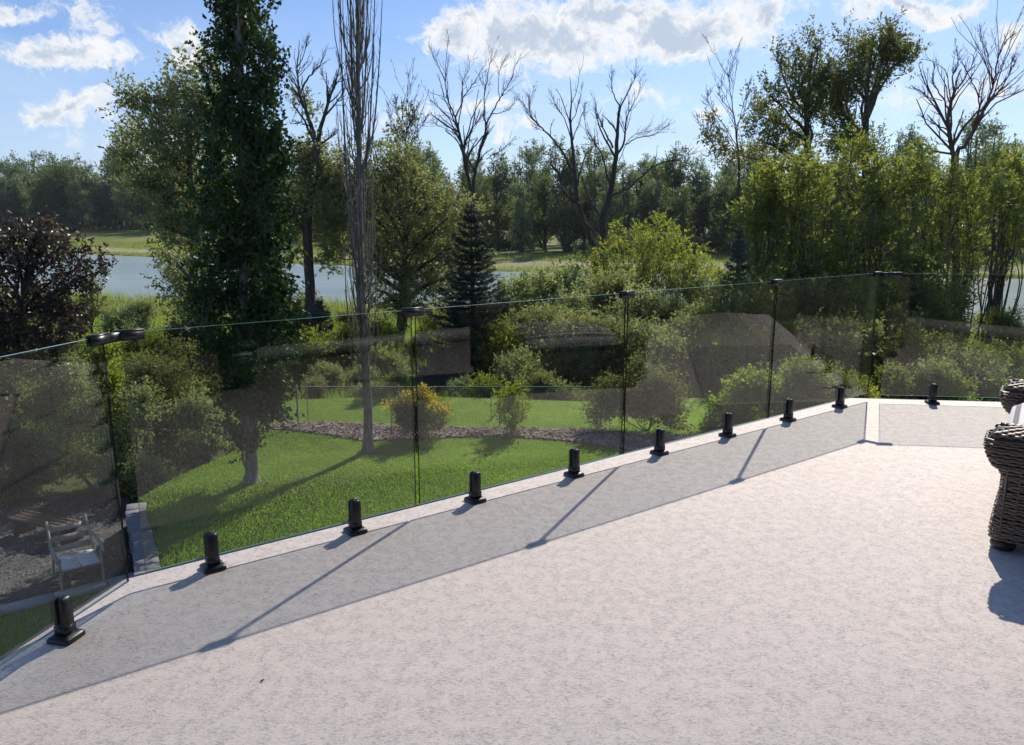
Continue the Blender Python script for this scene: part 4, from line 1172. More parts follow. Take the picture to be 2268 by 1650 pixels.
dead_tree('dead_tree', 'large dark bare dead tree with two crooked trunks above the yellow bushes', Yd, z2, (1325, 545), [
    ([inv2(1322, g), (1640, 1560), (1600, 1430), (1545, 1260), (1522, 1080), (1505, 880), (1492, 720), (1500, 600), (1488, 470)], .40, .02),
    ([inv2(1340, g), (1700, 1510), (1690, 1340), (1735, 1210), (1760, 1050), (1780, 900), (1785, 770), (1800, 660)], .46, .12),
    ([(1800, 660), (1760, 590), (1748, 500), (1752, 440)], .07, .014), ([(1800, 660), (1850, 560), (1888, 480), (1895, 390)], .08, .014),
    ([(1522, 1080), (1440, 930), (1380, 850), (1320, 790), (1265, 735), (1235, 680), (1190, 620)], .14, .014), ([(1265, 735), (1240, 640), (1285, 500)], .05, .012),
    ([(1500, 860), (1455, 730), (1400, 640), (1370, 580)], .06, .012), ([(1503, 870), (1535, 790), (1565, 700), (1585, 630)], .06, .012), ([(1495, 760), (1540, 660), (1570, 520)], .05, .012),
    ([(1545, 1260), (1460, 1190), (1420, 1070), (1372, 1015)], .18, .10), ([(1340, 810), (1290, 790), (1255, 770)], .03, .012),
    ([(1770, 980), (1825, 860), (1838, 730), (1890, 620), (1940, 520)], .12, .012), ([(1830, 890), (1900, 850), (2000, 830), (2060, 800), (2100, 760)], .06, .012), ([(1790, 990), (1860, 850), (1950, 810), (2090, 790)], .04, .012),
    ([(1755, 910), (1700, 800), (1660, 700), (1640, 580)], .10, .012), ([(1690, 1340), (1650, 1290), (1600, 1190), (1560, 1090)], .16, .06), ([(1740, 1150), (1690, 960), (1630, 860), (1590, 790), (1575, 690)], .10, .012),
    ([(1850, 1160), (1960, 1060), (2060, 1000), (2160, 985), (2260, 930)], .10, .02), ([(1735, 1210), (1850, 1160)], .14, .10), ([(1640, 1420), (1500, 1300), (1390, 1270)], .10, .03)], 'bark_dark', twigs=10)
Yd = 36.0; g = px_ground(1470 + .36 * 1840, Yd) 
g = px_ground(2112, 38.0)
dead_tree('dead_tree', 'bare reddish dead tree standing above the right hand thicket', 38.0, z3, (2112, 500), [
    ([inv3(2116, g), (1835, 1100), (1828, 930), (1800, 800), (1808, 680), (1838, 560)], .24, .10), ([inv3(2120, g), (1848, 1050), (1900, 900), (1980, 770), (2030, 650), (2080, 500), (2120, 330), (2190, 140)], .22, .02),
    ([(1838, 560), (1828, 470), (1862, 400), (1842, 260)], .07, .014), ([(1838, 560), (1900, 490), (1950, 390), (1970, 290)], .07, .014), ([(1808, 680), (1765, 600), (1705, 500), (1715, 400), (1660, 330)], .07, .014),
    ([(1800, 800), (1740, 775), (1680, 740), (1620, 710)], .06, .014), ([(1835, 880), (1900, 780), (1985, 680), (1995, 560), (2050, 430)], .12, .02), ([(2030, 650), (2110, 570), (2180, 450), (2235, 330)], .08, .014),
    ([(2000, 600), (1950, 510), (1890, 390), (1850, 320)], .05, .012), ([(2080, 500), (2050, 360), (2010, 250), (2000, 180)], .05, .012), ([(2050, 600), (2150, 590), (2250, 560)], .04, .012), ([(1835, 900), (1770, 890), (1690, 860)], .035, .012),
    ([(1765, 620), (1690, 600), (1620, 570), (1570, 520)], .035, .012), ([(2120, 330), (2160, 250), (2230, 200)], .035, .012), ([(2090, 460), (2180, 400), (2230, 290)], .04, .012), ([(1990, 760), (2050, 800), (2110, 790)], .03, .012)], 'bark_red', twigs=10)
g = px_ground(690, 35.0)
dead_tree('dead_top_cottonwood', 'old cottonwood with thick dark trunk and dead bare top between the two aspens', 35.0, z1, (690, 560), [
    ([inv1(692, g), (1900, 1640), (1893, 1350), (1915, 1150), (1945, 960), (1952, 900)], .40, .24), ([(1952, 900), (1915, 790), (1880, 680), (1840, 560), (1826, 420), (1842, 250)], .20, .02),
    ([(1952, 900), (1985, 740), (2040, 570), (2078, 460), (2092, 370)], .18, .02), ([(1845, 570), (1900, 470), (1965, 400), (2003, 300)], .08, .014), ([(1990, 720), (2080, 620), (2135, 510)], .09, .014),
    ([(1915, 780), (1850, 755), (1785, 762)], .07, .02), ([(1840, 560), (1800, 500), (1770, 440)], .05, .012), ([(1950, 900), (2030, 850), (2075, 800)], .10, .02), ([(1826, 420), (1880, 300), (1895, 230)], .04, .012), ([(1930, 940), (1860, 900), (1800, 830)], .05, .012),
    ([(2040, 570), (1990, 480), (1975, 420)], .04, .012), ([(1893, 1350), (1840, 1300), (1790, 1250)], .10, .03)], 'bark_dark', twigs=10,
    leaf=([lob(*z1(1850, 620), 16, 20, 35), lob(*z1(1935, 690), 12, 16, 35), lob(*z1(1860, 1000), 40, 46, 35), lob(*z1(1980, 1010), 42, 50, 35), lob(*z1(2060, 1100), 44, 60, 35), lob(*z1(1840, 1180), 40, 50, 35), lob(*z1(2020, 1300), 40, 70, 35), lob(*z1(1830, 1420), 36, 60, 35), lob(*z1(2030, 1500), 34, 50, 35)],
          1500, 'willow', dict(sl=.55, per=11, ll=.15, lw=.075, up=.3, droop=.3)))
# thin half-dead trees on the skyline
for (f, nm_px, Y, lbl, limbs, lv) in (
    (z2, (898, 350), 40.0, 'slender sparse tree with few leaves right of the bare aspen', [([inv2(899, px_ground(899, 40)), (478, 1000), (485, 780), (490, 520)], .10, .012), ([(480, 900), (400, 770), (370, 640)], .03, .012), ([(485, 800), (540, 700), (560, 640)], .03, .012), ([(480, 960), (560, 800), (620, 700)], .03, .012), ([(480, 880), (430, 700), (425, 610)], .03, .012)], [lob(897, 330, 26, 40, 40), lob(900, 250, 16, 40, 40), lob(880, 300, 26, 20, 40)]),
    (z3, (1632, 300), 40.0, 'twiggy half dead tree at the left edge of the right hand trees', [([inv3(1637, px_ground(1637, 40)), (515, 1150), (505, 900), (480, 700), (460, 560), (445, 440)], .12, .012), ([(505, 900), (400, 740), (330, 640), (320, 560)], .04, .012), ([(490, 800), (560, 640), (580, 480)], .03, .012), ([(505, 1030), (380, 920), (290, 800), (245, 700)], .04, .012), ([(480, 700), (400, 600), (390, 520)], .03, .012), ([(505, 950), (430, 850), (350, 760)], .03, .012)], [lob(1585, 290, 28, 20, 40), lob(1600, 330, 34, 30, 40), lob(1575, 260, 16, 18, 40)])):
    dead_tree('sparse_tree', lbl, Y, f, nm_px, limbs, 'bark_mid', 12, 2, (lv, 190, 'highleaf', dict(sl=.4, per=7, ll=.14, lw=.08)), .010, .28)

# ------------------------------------------------------------------ leafy trees and shrubs placed one by one
def base_at(px, Y, lean=0):
    q = at(px, 600, Y); return np.array([q[0], Y, ground_z(q[0], Y)])
def spine_px(b, pts, Y): return [b] + [at(x, y, Y) for x, y in pts]

Y = 38.0; b = base_at(420, Y)
lobed_tree('cottonwood', 'grey green cottonwood leaning out to the left behind the columnar aspen', b,
    [lob(*p, Y, .8, dy=rng.normal(0, .8)) for p in ((405, 170, 26, 34), (440, 210, 40, 50), (385, 205, 40, 40), (320, 225, 40, 26), (280, 245, 28, 20), (350, 255, 52, 40), (425, 280, 50, 60), (300, 300, 48, 34), (360, 330, 58, 50), (430, 370, 50, 60), (290, 350, 44, 34), (275, 375, 34, 18), (340, 400, 44, 40), (400, 450, 50, 54), (365, 500, 36, 56), (430, 540, 46, 60), (370, 560, 34, 40), (400, 620, 38, 50), (420, 680, 44, 40), (460, 150, 36, 40), (480, 300, 50, 80), (480, 460, 50, 80))],
    spine_px(b, [(425, 680), (430, 560), (425, 430), (415, 310), (412, 200)], Y), .32, 2500, 'bark_mid', 'cotton', sl=.9, per=13, ll=.165, lw=.10, up=.35, droop=.35)

Y = 36.0; b = base_at(884, Y)
lobed_tree('willow_tree', 'bushy olive green willow between the bare aspen and the dark spruce', b,
    [lob(*p, Y, .8, dy=rng.normal(0, .7)) for p in ((830, 330, 20, 24), (880, 385, 44, 34), (850, 430, 44, 44), (920, 420, 50, 44), (970, 430, 44, 38), (900, 480, 60, 50), (970, 500, 56, 50), (1010, 470, 34, 40), (850, 520, 40, 50), (930, 560, 60, 50), (990, 570, 44, 44), (860, 590, 36, 40), (910, 620, 44, 36), (960, 625, 36, 30), (830, 640, 28, 34), (905, 350, 26, 22), (745, 430, 40, 60), (740, 360, 28, 36), (735, 520, 34, 60), (800, 420, 36, 60), (790, 520, 30, 60), (870, 665, 40, 36), (935, 672, 40, 36), (1000, 620, 34, 34), (830, 570, 36, 40), (1020, 540, 26, 40))],
    spine_px(b, [(884, 780), (890, 690), (895, 600), (900, 480), (895, 390)], Y), .30, 2300, 'bark_dark', 'willow', sl=1.0, per=13, ll=.19, lw=.07, up=.25, droop=.6)

# right hand trees against the sky
Y = 41.0; b = base_at(1925, Y)
lobed_tree('tall_cottonwood', 'tallest leafy tree on the right with a dense dark crown against the sky', b,
    [lob(*p, Y, .9, dy=rng.normal(0, .6)) for p in ((1970, 85, 22, 28), (1930, 110, 44, 36), (1880, 95, 14, 18), (1985, 130, 44, 30), (1890, 130, 32, 30), (1950, 160, 46, 30), (1905, 175, 36, 28), (1920, 205, 26, 26), (1875, 225, 40, 32), (1850, 190, 26, 24), (1965, 120, 40, 30), (1860, 260, 40, 34), (2012, 128, 22, 18), (1880, 300, 44, 30), (1930, 330, 34, 34), (1895, 350, 40, 30), (1850, 330, 30, 26))],
    spine_px(b, [(1922, 450), (1915, 340), (1918, 270), (1920, 210), (1930, 120)], Y), .30, 950, 'bark_mid', 'highleaf', sl=1.05, per=15, ll=.17, lw=.085, up=1.0, r_tip=.04)
Y = 40.0; b = base_at(1795, Y)
lobed_tree('loose_cottonwood', 'loose open leafy tree left of the tallest tree on the right', b,
    [lob(*p, Y, .9, dy=rng.normal(0, .6)) for p in ((1730, 130, 10, 16), (1762, 120, 14, 22), (1795, 128, 18, 30), (1812, 108, 10, 12), (1740, 165, 18, 24), (1775, 175, 28, 26), (1815, 175, 30, 30), (1840, 160, 22, 22), (1705, 210, 30, 24), (1745, 225, 34, 28), (1800, 225, 32, 30), (1690, 260, 34, 30), (1735, 275, 34, 30), (1785, 265, 26, 26), (1680, 310, 36, 32), (1725, 330, 34, 26), (1780, 320, 24, 22), (1660, 350, 30, 26), (1830, 215, 24, 24))],
    spine_px(b, [(1793, 430), (1790, 330), (1786, 270), (1790, 200), (1800, 130)], Y), .22, 760, 'bark_dark', 'highleaf', sl=1.05, per=14, ll=.17, lw=.08, up=1.1)
def plume_tree(name, label, b, ls, Y, nstem, wm, cm, group, shoots=26, per=12, ll=.145, lw=.068, cat='tree', spread=.85, dz=1.1, gather=.45):
    root = thing(name, label, cat, b, 0, group); wood, crown = MB(), MB()
    wts = np.array([l_[2] * l_[3] for l_ in ls], float); wts /= wts.sum()
    for _ in range(nstem):
        px, py, rx, ry = ls[rng.choice(len(ls), p=wts)]
        a = rng.uniform(0, 6.28); q_ = math.sqrt(rng.uniform(0, 1))
        tip = at(px + math.cos(a) * rx * q_, py + math.sin(a) * ry * q_ - 12, Y + rng.normal(0, dz))
        root_p = b + np.array([(tip[0] - b[0]) * gather + rng.normal(0, spread * .6), rng.normal(0, spread), -.25])
        mid = root_p + (tip - root_p) * np.array([.35, .35, .5]) + rng.normal(0, .3, 3)
        P = smooth_line([root_p, mid, root_p + (tip - root_p) * np.array([.66, .66, .86]) + rng.normal(0, .28, 3), tip], 5)
        Lh = np.linalg.norm(tip - root_p); wood.tube(P, np.linspace(.010 + .0035 * Lh, .005, len(P)), 5, cap=False)
        reach = min(3.6, Lh * .78) / Lh
        for k_ in range(shoots):
            t = 1 - reach * rng.uniform(0, 1) ** .9; f = t * (len(P) - 1); i_ = min(int(f), len(P) - 2); p = P[i_] + (P[i_ + 1] - P[i_]) * (f - i_)
            tg = unit(P[i_ + 1] - P[i_]); d_ = unit(tg * .8 + unit(np.cross(tg, rng.normal(0, 1, 3))) * rng.uniform(.5, 1.5) + np.array([0, 0, .12]))
            l_ = rng.uniform(.45, 1.05) * (1.25 - .7 * (t - 1 + reach) / reach)
            s_ = np.sort(rng.uniform(.1, 1, per))[:, None]; pos = p + d_ * l_ * s_ + rng.normal(0, .035, (per, 3))
            crown.add(*leaves_at(pos, np.repeat(d_[None], per, 0), ll, lw, .55, .05)); wood.tube([p, p + d_ * l_], [.006, .003], 3, cap=False)
    finish(root, wood, crown, M[wm], M[cm]); return root
# the broad thicket below them: several leafy small trees
TH = [(1700, 31.0, [(1700, 400, 60, 50), (1690, 470, 60, 60), (1720, 540, 66, 60), (1690, 610, 60, 60), (1740, 430, 50, 50), (1660, 530, 40, 60)], 'leafy small tree at the left end of the broad thicket'),
      (1815, 30.0, [(1810, 380, 60, 44), (1800, 440, 66, 60), (1840, 510, 70, 60), (1790, 570, 66, 60), (1830, 640, 66, 60), (1800, 340, 30, 24)], 'leafy small tree in the middle of the broad thicket'),
      (1915, 31.5, [(1905, 340, 40, 40), (1930, 400, 66, 50), (1900, 470, 66, 60), (1950, 540, 66, 60), (1900, 610, 66, 60), (1960, 660, 60, 50)], 'leafy small tree below the trunk of the tallest tree'),
      (2025, 33.0, [(2030, 330, 22, 40), (2020, 400, 56, 44), (2050, 460, 60, 50), (2010, 530, 66, 60), (2060, 590, 60, 56), (2030, 650, 60, 50), (2040, 370, 36, 30)], 'leafy small tree left of the reddish dead tree'),
      (2130, 34.0, [(2130, 390, 50, 36), (2150, 440, 56, 44), (2120, 510, 60, 56), (2150, 560, 50, 44), (2080, 640, 50, 40), (2110, 690, 46, 34), (2050, 700, 50, 40), (2200, 420, 40, 34)], 'leafy small tree at the foot of the reddish dead tree'),
      (2215, 37.0, [(2225, 330, 18, 30), (2200, 390, 44, 34), (2235, 440, 50, 44), (2205, 500, 50, 44), (2260, 400, 44, 40), (2262, 490, 30, 40), (2250, 345, 30, 24)], 'leafy small tree at the right end of the broad thicket')]
for k, (px, Y, ls, lbl) in enumerate(TH):
    b = base_at(px, Y); tops = min(l_[1] for l_ in ls)
    ls = list(ls) + [(px + rng.normal(0, 45), rng.uniform(tops - 25, tops + 60), 16, 22) for _ in range(4)] + ([(px + 7, 690, 64, 60)] if k < 4 else [])
    plume_tree('thicket_tree', lbl, b, ls, Y, 44 if k < 4 else 34, 'bark_mid', 'thicket', 'small trees of the broad thicket', spread=.85 if k < 4 else .3, gather=.45 if k < 4 else .12)

# yellow green willows in the middle distance
for (px, Y, ls, n, lbl) in ((1425, 45.0, [(1395, 505, 40, 24), (1440, 520, 44, 36), (1380, 560, 50, 40), (1450, 570, 50, 40), (1410, 620, 60, 40), (1480, 510, 30, 20), (1330, 585, 44, 40), (1300, 610, 36, 34), (1370, 640, 50, 30)], 2300, 'yellow green willow bush in front of the large dead tree'),
                            (1530, 46.0, [(1480, 540, 34, 30), (1530, 570, 50, 40), (1560, 600, 44, 40), (1500, 620, 50, 36), (1470, 500, 22, 16), (1560, 640, 44, 30)], 1500, 'light green willow bush left of the blue spruce')):
    b = base_at(px, Y)
    plume_tree('willow_bush', lbl, b, [(px, 620, 90, 40)] + list(ls), Y, 92 if px < 1500 else 60, 'bark_mid', 'yellow', None, 15, 12, .19, .05, 'shrub', .7, 1.0)
# dark purple leaved tree at the far left
Y = 16.5; b = at(30, 1000, Y); b[2] = -4.15
lobed_tree('purple_leaf_tree', 'dark purple leaved small tree at the far left by the river', b,
    [lob(*p, Y, 1.0, dy=rng.normal(0, .35)) for p in ((20, 520, 60, 34), (70, 545, 60, 44), (110, 520, 50, 30), (-20, 570, 60, 60), (50, 600, 70, 50), (130, 570, 50, 40), (180, 590, 40, 20), (222, 600, 30, 12), (160, 620, 36, 26), (0, 660, 80, 60), (90, 660, 66, 50), (60, 730, 90, 50), (-40, 740, 70, 60), (150, 690, 50, 40), (130, 760, 60, 50), (40, 820, 90, 60), (-60, 640, 70, 70), (-90, 560, 60, 60))],
    spine_px(b, [(35, 900), (42, 800), (50, 690), (60, 600), (70, 540)], Y), .10, 1600, 'bark_dark', 'purple', sl=.42, per=11, ll=.085, lw=.055, up=.15, droop=.3)
# tall sapling beside it, against the river
Y = 21.0; b = base_at(205, Y); b[2] = ground_z(b[0], Y)
lobed_tree('sapling_tree', 'thin leafy sapling right of the purple leaved tree against the river', b,
    [lob(*p, Y, 1.0) for p in ((205, 620, 12, 22), (200, 650, 20, 22), (212, 675, 22, 20), (198, 700, 18, 18))], spine_px(b, [(206, 780), (205, 700), (205, 610)], Y), .025, 170, 'bark_dark', 'shrub', per_lobe=3, sl=.3, per=8, ll=.075, lw=.05, up=.5)

# shrubs and young trees of the garden beds
SH = [('garden_shrub', 'shrub', 'tall grey brown shrub in the bed left of the columnar aspen', 350, 17.0, [(345, 830, 60, 44), (310, 880, 40, 50), (380, 880, 60, 50), (340, 940, 70, 50), (400, 950, 50, 50), (330, 1010, 60, 50), (390, 1020, 50, 40), (310, 960, 40, 60)], 1500, .065, .035, 'shrub'),
      ('garden_shrub', 'shrub', 'bushy grey brown shrub nearest the corner joint of the railing', 300, 15.6, [(300, 900, 40, 50), (290, 980, 50, 50), (330, 1060, 40, 40), (270, 1050, 50, 50)], 900, .065, .035, 'palegreen'),
      ('garden_shrub', 'shrub', 'pale leaved low shrub at the edge of the lawn left of the columnar aspen trunk', 455, 17.0, [(440, 930, 40, 40), (455, 980, 44, 36), (440, 1020, 40, 26), (480, 950, 30, 40)], 900, .06, .035, 'palegreen'),
      ('garden_shrub', 'shrub', 'dark green shrub behind the bin reflection left of the aspen', 420, 21.0, [(400, 800, 44, 36), (440, 820, 50, 44), (470, 860, 44, 44), (420, 870, 50, 40)], 800, .075, .04, 'shrub'),
      ('garden_shrub', 'shrub', 'grey leaved shrub behind the lower left gravel yard', 150, 16.2, [(150, 860, 60, 60), (100, 920, 60, 60), (190, 930, 50, 60), (140, 1000, 70, 60), (60, 1010, 60, 60)], 1500, .065, .035, 'palegreen'),
      ('garden_shrub', 'shrub', 'green shrub at the left picture edge above the gravel yard', 20, 15.4, [(20, 900, 60, 60), (-20, 980, 60, 60), (50, 1030, 60, 50), (10, 1080, 60, 40)], 1100, .065, .04, 'shrub'),
      ('garden_shrub', 'shrub', 'green shrub between the purple leaved tree and the corner joint', 225, 18.5, [(230, 800, 40, 34), (215, 850, 46, 44), (240, 890, 40, 40)], 800, .07, .04, 'maple'),
      ('young_maple', 'tree', 'young yellow green maple on the lawn behind the third glass pane', 1713, 18.64, [(1650, 880, 44, 30), (1700, 870, 50, 40), (1750, 880, 44, 34), (1640, 930, 40, 30), (1690, 930, 44, 30), (1740, 940, 40, 26), (1600, 910, 30, 24), (1570, 955, 26, 20)], 900, .10, .07, 'maple'),
      ('garden_shrub', 'shrub', 'dark shrub in the mulch bed left of the young maple', 1440, 18.7, [(1400, 850, 60, 50), (1450, 880, 60, 50), (1390, 910, 56, 40), (1480, 920, 50, 40), (1340, 900, 40, 50)], 1500, .07, .04, 'shrub'),
      ('garden_shrub', 'shrub', 'dark shrub right of the young maple near the third spigot from the corner', 1800, 18.6, [(1800, 850, 50, 50), (1840, 880, 50, 44), (1790, 910, 50, 30)], 1200, .07, .04, 'thicket'),
      ('sapling', 'shrub', 'small green sapling in the mulch bed right of the yellow flowering shrub', 1132, 18.5, [(1130, 885, 24, 18), (1118, 905, 20, 16), (1142, 915, 22, 18), (1132, 940, 20, 14)], 160, .07, .045, 'maple')]
for (nm, cat, lbl, px, Y, ls, n, ll, lw, mat) in SH:
    b = base_at(px, Y)
    if px < 470 and Y < 18: b[2] = -4.2 if px < 260 else -4.15
    tp = min(l_[1] for l_ in ls)
    bp = px_ground(px, Y)
    rt = lobed_tree(nm, lbl, b, [lob(*p, Y, 1.0, dy=rng.normal(0, .3)) for p in ls], spine_px(b, [(px, min(bp - 10, 1010 if bp > 1010 else bp - 10)), (px + 3, (bp + tp) / 2), (px, tp + 12)], Y), .035 if cat == 'shrub' else .06, int(n * 1.4), 'bark_mid', mat, group=None, r_tip=.012, sl=.4, per=10, ll=ll, lw=lw, up=.7, droop=.1)
    rt['category'] = cat
# yellow flowering shrub
Y = 17.95; b = base_at(925, Y)
root = thing('flowering_shrub', 'rounded shrub with yellow flowers in the mulch bed behind the panel joint', 'shrub', b)
wood, crown, fl = MB(), MB(), MB()
ls = [lob(*p, Y, 1.0) for p in ((925, 890, 54, 34), (895, 920, 44, 38), (955, 920, 44, 38), (925, 945, 60, 32))]
for _ in range(26): wood.tube(curve(b + rng.normal(0, .08, 3) * np.array([1, 1, 0]), ls[rng.integers(4)][0] + rng.normal(0, .25, 3), .15, 5), np.linspace(.014, .004, 5), 4, cap=False)
foliage(crown, wood, ls, 1300, sl=.26, per=11, ll=.045, lw=.022, up=.8)
B, O, _ = spray_bases([lob(925, 875, 56, 24, Y), lob(965, 900, 34, 30, Y), lob(890, 890, 36, 20, Y)], 520, .3)
fl.add(*leaves_at(B + O * .05, O, .05, .05, 1.0)); B2 = B[:360] + rng.normal(0, .02, (360, 3)); fl.add(*leaves_at(B2, O[:360], .05, .05, 1.2))
off = np.array(root.location, np.float32); fl.V = [v - off for v in fl.V]
finish(root, wood, crown, M['bark_mid'], M['shrub']); tag(fl.build('flowers', M['flower'], root), kind='stuff')

# ------------------------------------------------------------------ spruces
def spruce(name, label, b, H, Rb, mat, lev=34, per=9, group=None, dens=1.0):
    root = thing(name, label, 'tree', b, 0, group)
    wood, crown = MB(), MB()
    wood.tube([(0, 0, -.2), (.01, 0, H * .5), (0, 0, H)], [.035 * H * .6, .018 * H * .6, .01], 8)
    PB, DB = [], []
    for k in range(lev):
        t = (k + rng.uniform(-.3, .3)) / lev; z = H * (.06 + .93 * max(t, 0)); rad = Rb * (1 - t) ** .9 * rng.uniform(.75, 1.12) + .05
        m = int(per * (1 - .5 * t)) 
        for q_ in range(m):
            a = 2 * np.pi * (q_ + rng.uniform(-.3, .3)) / m + k * 1.3; rr = rad * rng.uniform(.7, 1.15)
            s_ = np.linspace(0, 1, 6); dr = -.28 * (1 - t) + .25 * t
            P = np.stack([np.cos(a) * rr * s_, np.sin(a) * rr * s_, z + rr * (dr * s_ + .28 * s_ ** 3)], -1)
            wood.tube(P, np.linspace(.012 + .006 * rr, .004, 6), 4, cap=False)
            nn = int(46 * rr * dens) + 6
            u_ = rng.uniform(.12, 1.03, nn); ii = np.clip(u_ * 5, 0, 4.999); i0 = ii.astype(int); fr_ = (ii - i0)[:, None]
            pos = P[i0] * (1 - fr_) + P[i0 + 1] * fr_; sd = np.array([-np.sin(a), np.cos(a), 0])
            wd = (.26 * rr * (1.1 - u_) + .05)[:, None]
            pos = pos + sd * rng.uniform(-1, 1, (nn, 1)) * wd + rng.normal(0, .02, (nn, 3)); 
            dirs = np.array([np.cos(a), np.sin(a), .15]) + sd * rng.normal(0, .5, (nn, 1))
            PB.append(pos); DB.append(dirs)
    for _ in range(5):
        crown.add(*leaves_at(np.concatenate(PB) + rng.normal(0, .018, (sum(map(len, PB)), 3)), np.concatenate(DB), .13, .022, .42, 0))
    wood.build('trunk', M['bark_dark'], root, True); crown.build('crown', M[mat], root)
    return root
b = base_at(1045, 27.6); spruce('spruce', 'dark spruce standing clear in front of the river', b, 6.45, 2.15, 'spruce', 36, 10)
b = base_at(1632, 29.0); spruce('spruce', 'narrow blue spruce at the left end of the broad thicket', b, 5.6, .95, 'bluespruce', 30, 8)
b = base_at(702, 29.5); spruce('spruce', 'small blue spruce at the foot of the dead topped cottonwood', b, 2.9, 1.0, 'bluespruce', 22, 8)
b = base_at(975, 25.8); spruce('spruce', 'low young blue spruce left of the dark spruce', b, 1.5, 1.3, 'bluespruce', 16, 9)

# ------------------------------------------------------------------ bushes of the near bank, copied from a few kinds
def bush_kind(mat, n, ll, lw, up, tall, wood_m='bark_mid', droop=.1):
    root = bpy.data.objects.new('bank_bush', None); COL.objects.link(root)
    wood, crown = MB(), MB()
    lobes = []
    for _ in range(9):
        a = rng.uniform(0, 2 * np.pi); q_ = rng.uniform(0, .62); z = rng.uniform(.28, .9) * tall
        lobes.append((np.array([math.cos(a) * q_, math.sin(a) * q_, z]), np.array([.42, .42, .36 * tall ** .5]) * rng.uniform(.7, 1.2), 1))
    for c, r, _ in lobes:
        for __ in range(3):
            wood.tube(curve(np.array([rng.normal(0, .08), rng.normal(0, .08), -.15]), c + rng.normal(0, .22, 3), .14, 6), np.linspace(.026, .006, 6), 5, cap=False)
    foliage(crown, wood, lobes, n, sl=.38, per=11, ll=ll, lw=lw, up=up, droop=droop, bias=.5)
    wood.build('stems', M[wood_m], root, True); crown.build('crown', M[mat], root)
    return tag(root, 'bush', 'bush')
KINDS = [('willow', 'olive green', bush_kind('willow', 820, .085, .034, .6, 1.5)), ('palegreen', 'pale sage green', bush_kind('palegreen', 820, .075, .035, .6, 1.1)), ('thicket', 'bright green', bush_kind('thicket', 820, .085, .045, .7, 1.4)),
         ('shrub', 'dark green', bush_kind('shrub', 820, .08, .045, .5, 1.2)), ('yellow', 'yellow green', bush_kind('yellow', 520, .095, .030, 1.3, 1.3)), ('maple', 'fresh green', bush_kind('maple', 520, .09, .06, .7, 1.2))]
KINDS.append(('thicket', 'bright green', bush_kind('thicket', 800, .052, .026, 1.0, 1.5)))
# px of foot, distance, height in metres, kind
BUSH = [(1010, 23.6, .9, 1), (1075, 23.2, 1.1, 4), (1200, 23.4, 1.2, 0), (1255, 22.9, 1.0, 1), (800, 23.8, .8, 1), (690, 23.4, 1.0, 0), (870, 24.6, .9, 4), (1140, 24.2, 1.6, 1), (1688, 29.2, 4.2, 6), (1765, 28.6, 3.6, 0), (1832, 29.6, 4.3, 6), (1902, 28.7, 3.9, 6), (1958, 30.2, 3.7, 0), (2048, 31.0, 4.2, 6), (2098, 32.4, 3.5, 0), (1722, 31.2, 4.6, 6), (1868, 31.5, 4.6, 3), (2262, 33, 2.3, 6), (2222, 39, 1.9, 4), (1735, 29.2, 3.0, 6), (1850, 29.0, 2.8, 6), (1945, 28.8, 2.7, 6), (1985, 28.2, 2.5, 6), (2060, 30.5, 2.8, 6), (2115, 31.5, 2.8, 6), (1705, 33, 3.0, 6), (1650, 27.0, 3.4, 3),
        (1105, 26.5, 2.2, 4), (1175, 27.5, 2.6, 0), (1235, 28, 2.3, 1), (1290, 27, 2.4, 0), (1150, 26.6, 1.4, 5), (1265, 26.2, 1.5, 1), (1215, 32, 2.4, 1),
        (1345, 26.5, 2.5, 0), (1410, 27.0, 2.1, 1), (1475, 26.0, 2.2, 1), (1535, 28.0, 2.6, 1), (1590, 26.0, 2.0, 1), (1640, 25.5, 2.2, 5), (1460, 33, 2.8, 1), (1350, 36, 3.4, 0), (1560, 34, 2.5, 1), (1300, 38, 2.4, 1),
        (1770, 25.5, 2.6, 2), (1830, 24.5, 2.4, 3), (1900, 25, 2.6, 0), (1960, 26, 2.6, 3), (2020, 25, 2.4, 2), (2080, 26, 1.8, 3), (2140, 25, 1.7, 1), (2200, 24, 1.5, 1), (2250, 25.5, 1.5, 5), (2120, 22.5, 1.3, 5), (2180, 28.5, 1.0, 0), (1990, 22.5, 1.6, 2), (2060, 23.0, 1.6, 1), (1920, 21.5, 1.4, 4),
        (1860, 21.5, 1.5, 1), (1750, 22.0, 1.7, 1), (1660, 21.8, 1.5, 4), (2030, 30, 2.6, 3),
        (760, 29, 2.0, 2), (820, 31, 1.8, 4), (850, 27.5, 1.3, 1), (660, 27.5, 1.9, 4), (720, 25.5, 1.1, 1), (790, 26, .9, 1), (930, 31, 1.4, 2), (960, 35, 1.5, 4), (600, 31, 2.2, 0), (640, 36, 2.6, 3), (700, 38, 1.2, 2), (770, 40, 1.4, 0), (1000, 42, 1.5, 4), (1080, 40, 1.6, 1), (1140, 43, 3.0, 1), (1200, 46, 3.0, 4), (1250, 42, 3.6, 1),
        (330, 31, 1.4, 4), (380, 34, 1.7, 1), (440, 30, 2.2, 3), (260, 36, 1.8, 1), (300, 42, 2.0, 0), (360, 28, 1.3, 4), (180, 29, 1.6, 4), (230, 27, 1.5, 3), (120, 33, 2.0, 0), (50, 30, 2.4, 3), (500, 27, 1.7, 0), (560, 25, 1.5, 3), (460, 25.5, 1.4, 2), (280, 24.5, 1.5, 4), (240, 21.5, 1.6, 3), (320, 21.0, 1.6, 0), (380, 20.0, 1.7, 1), (-20, 24, 2.4, 3), (80, 22, 2.0, 1), (150, 21, 1.9, 0)]
used = set()
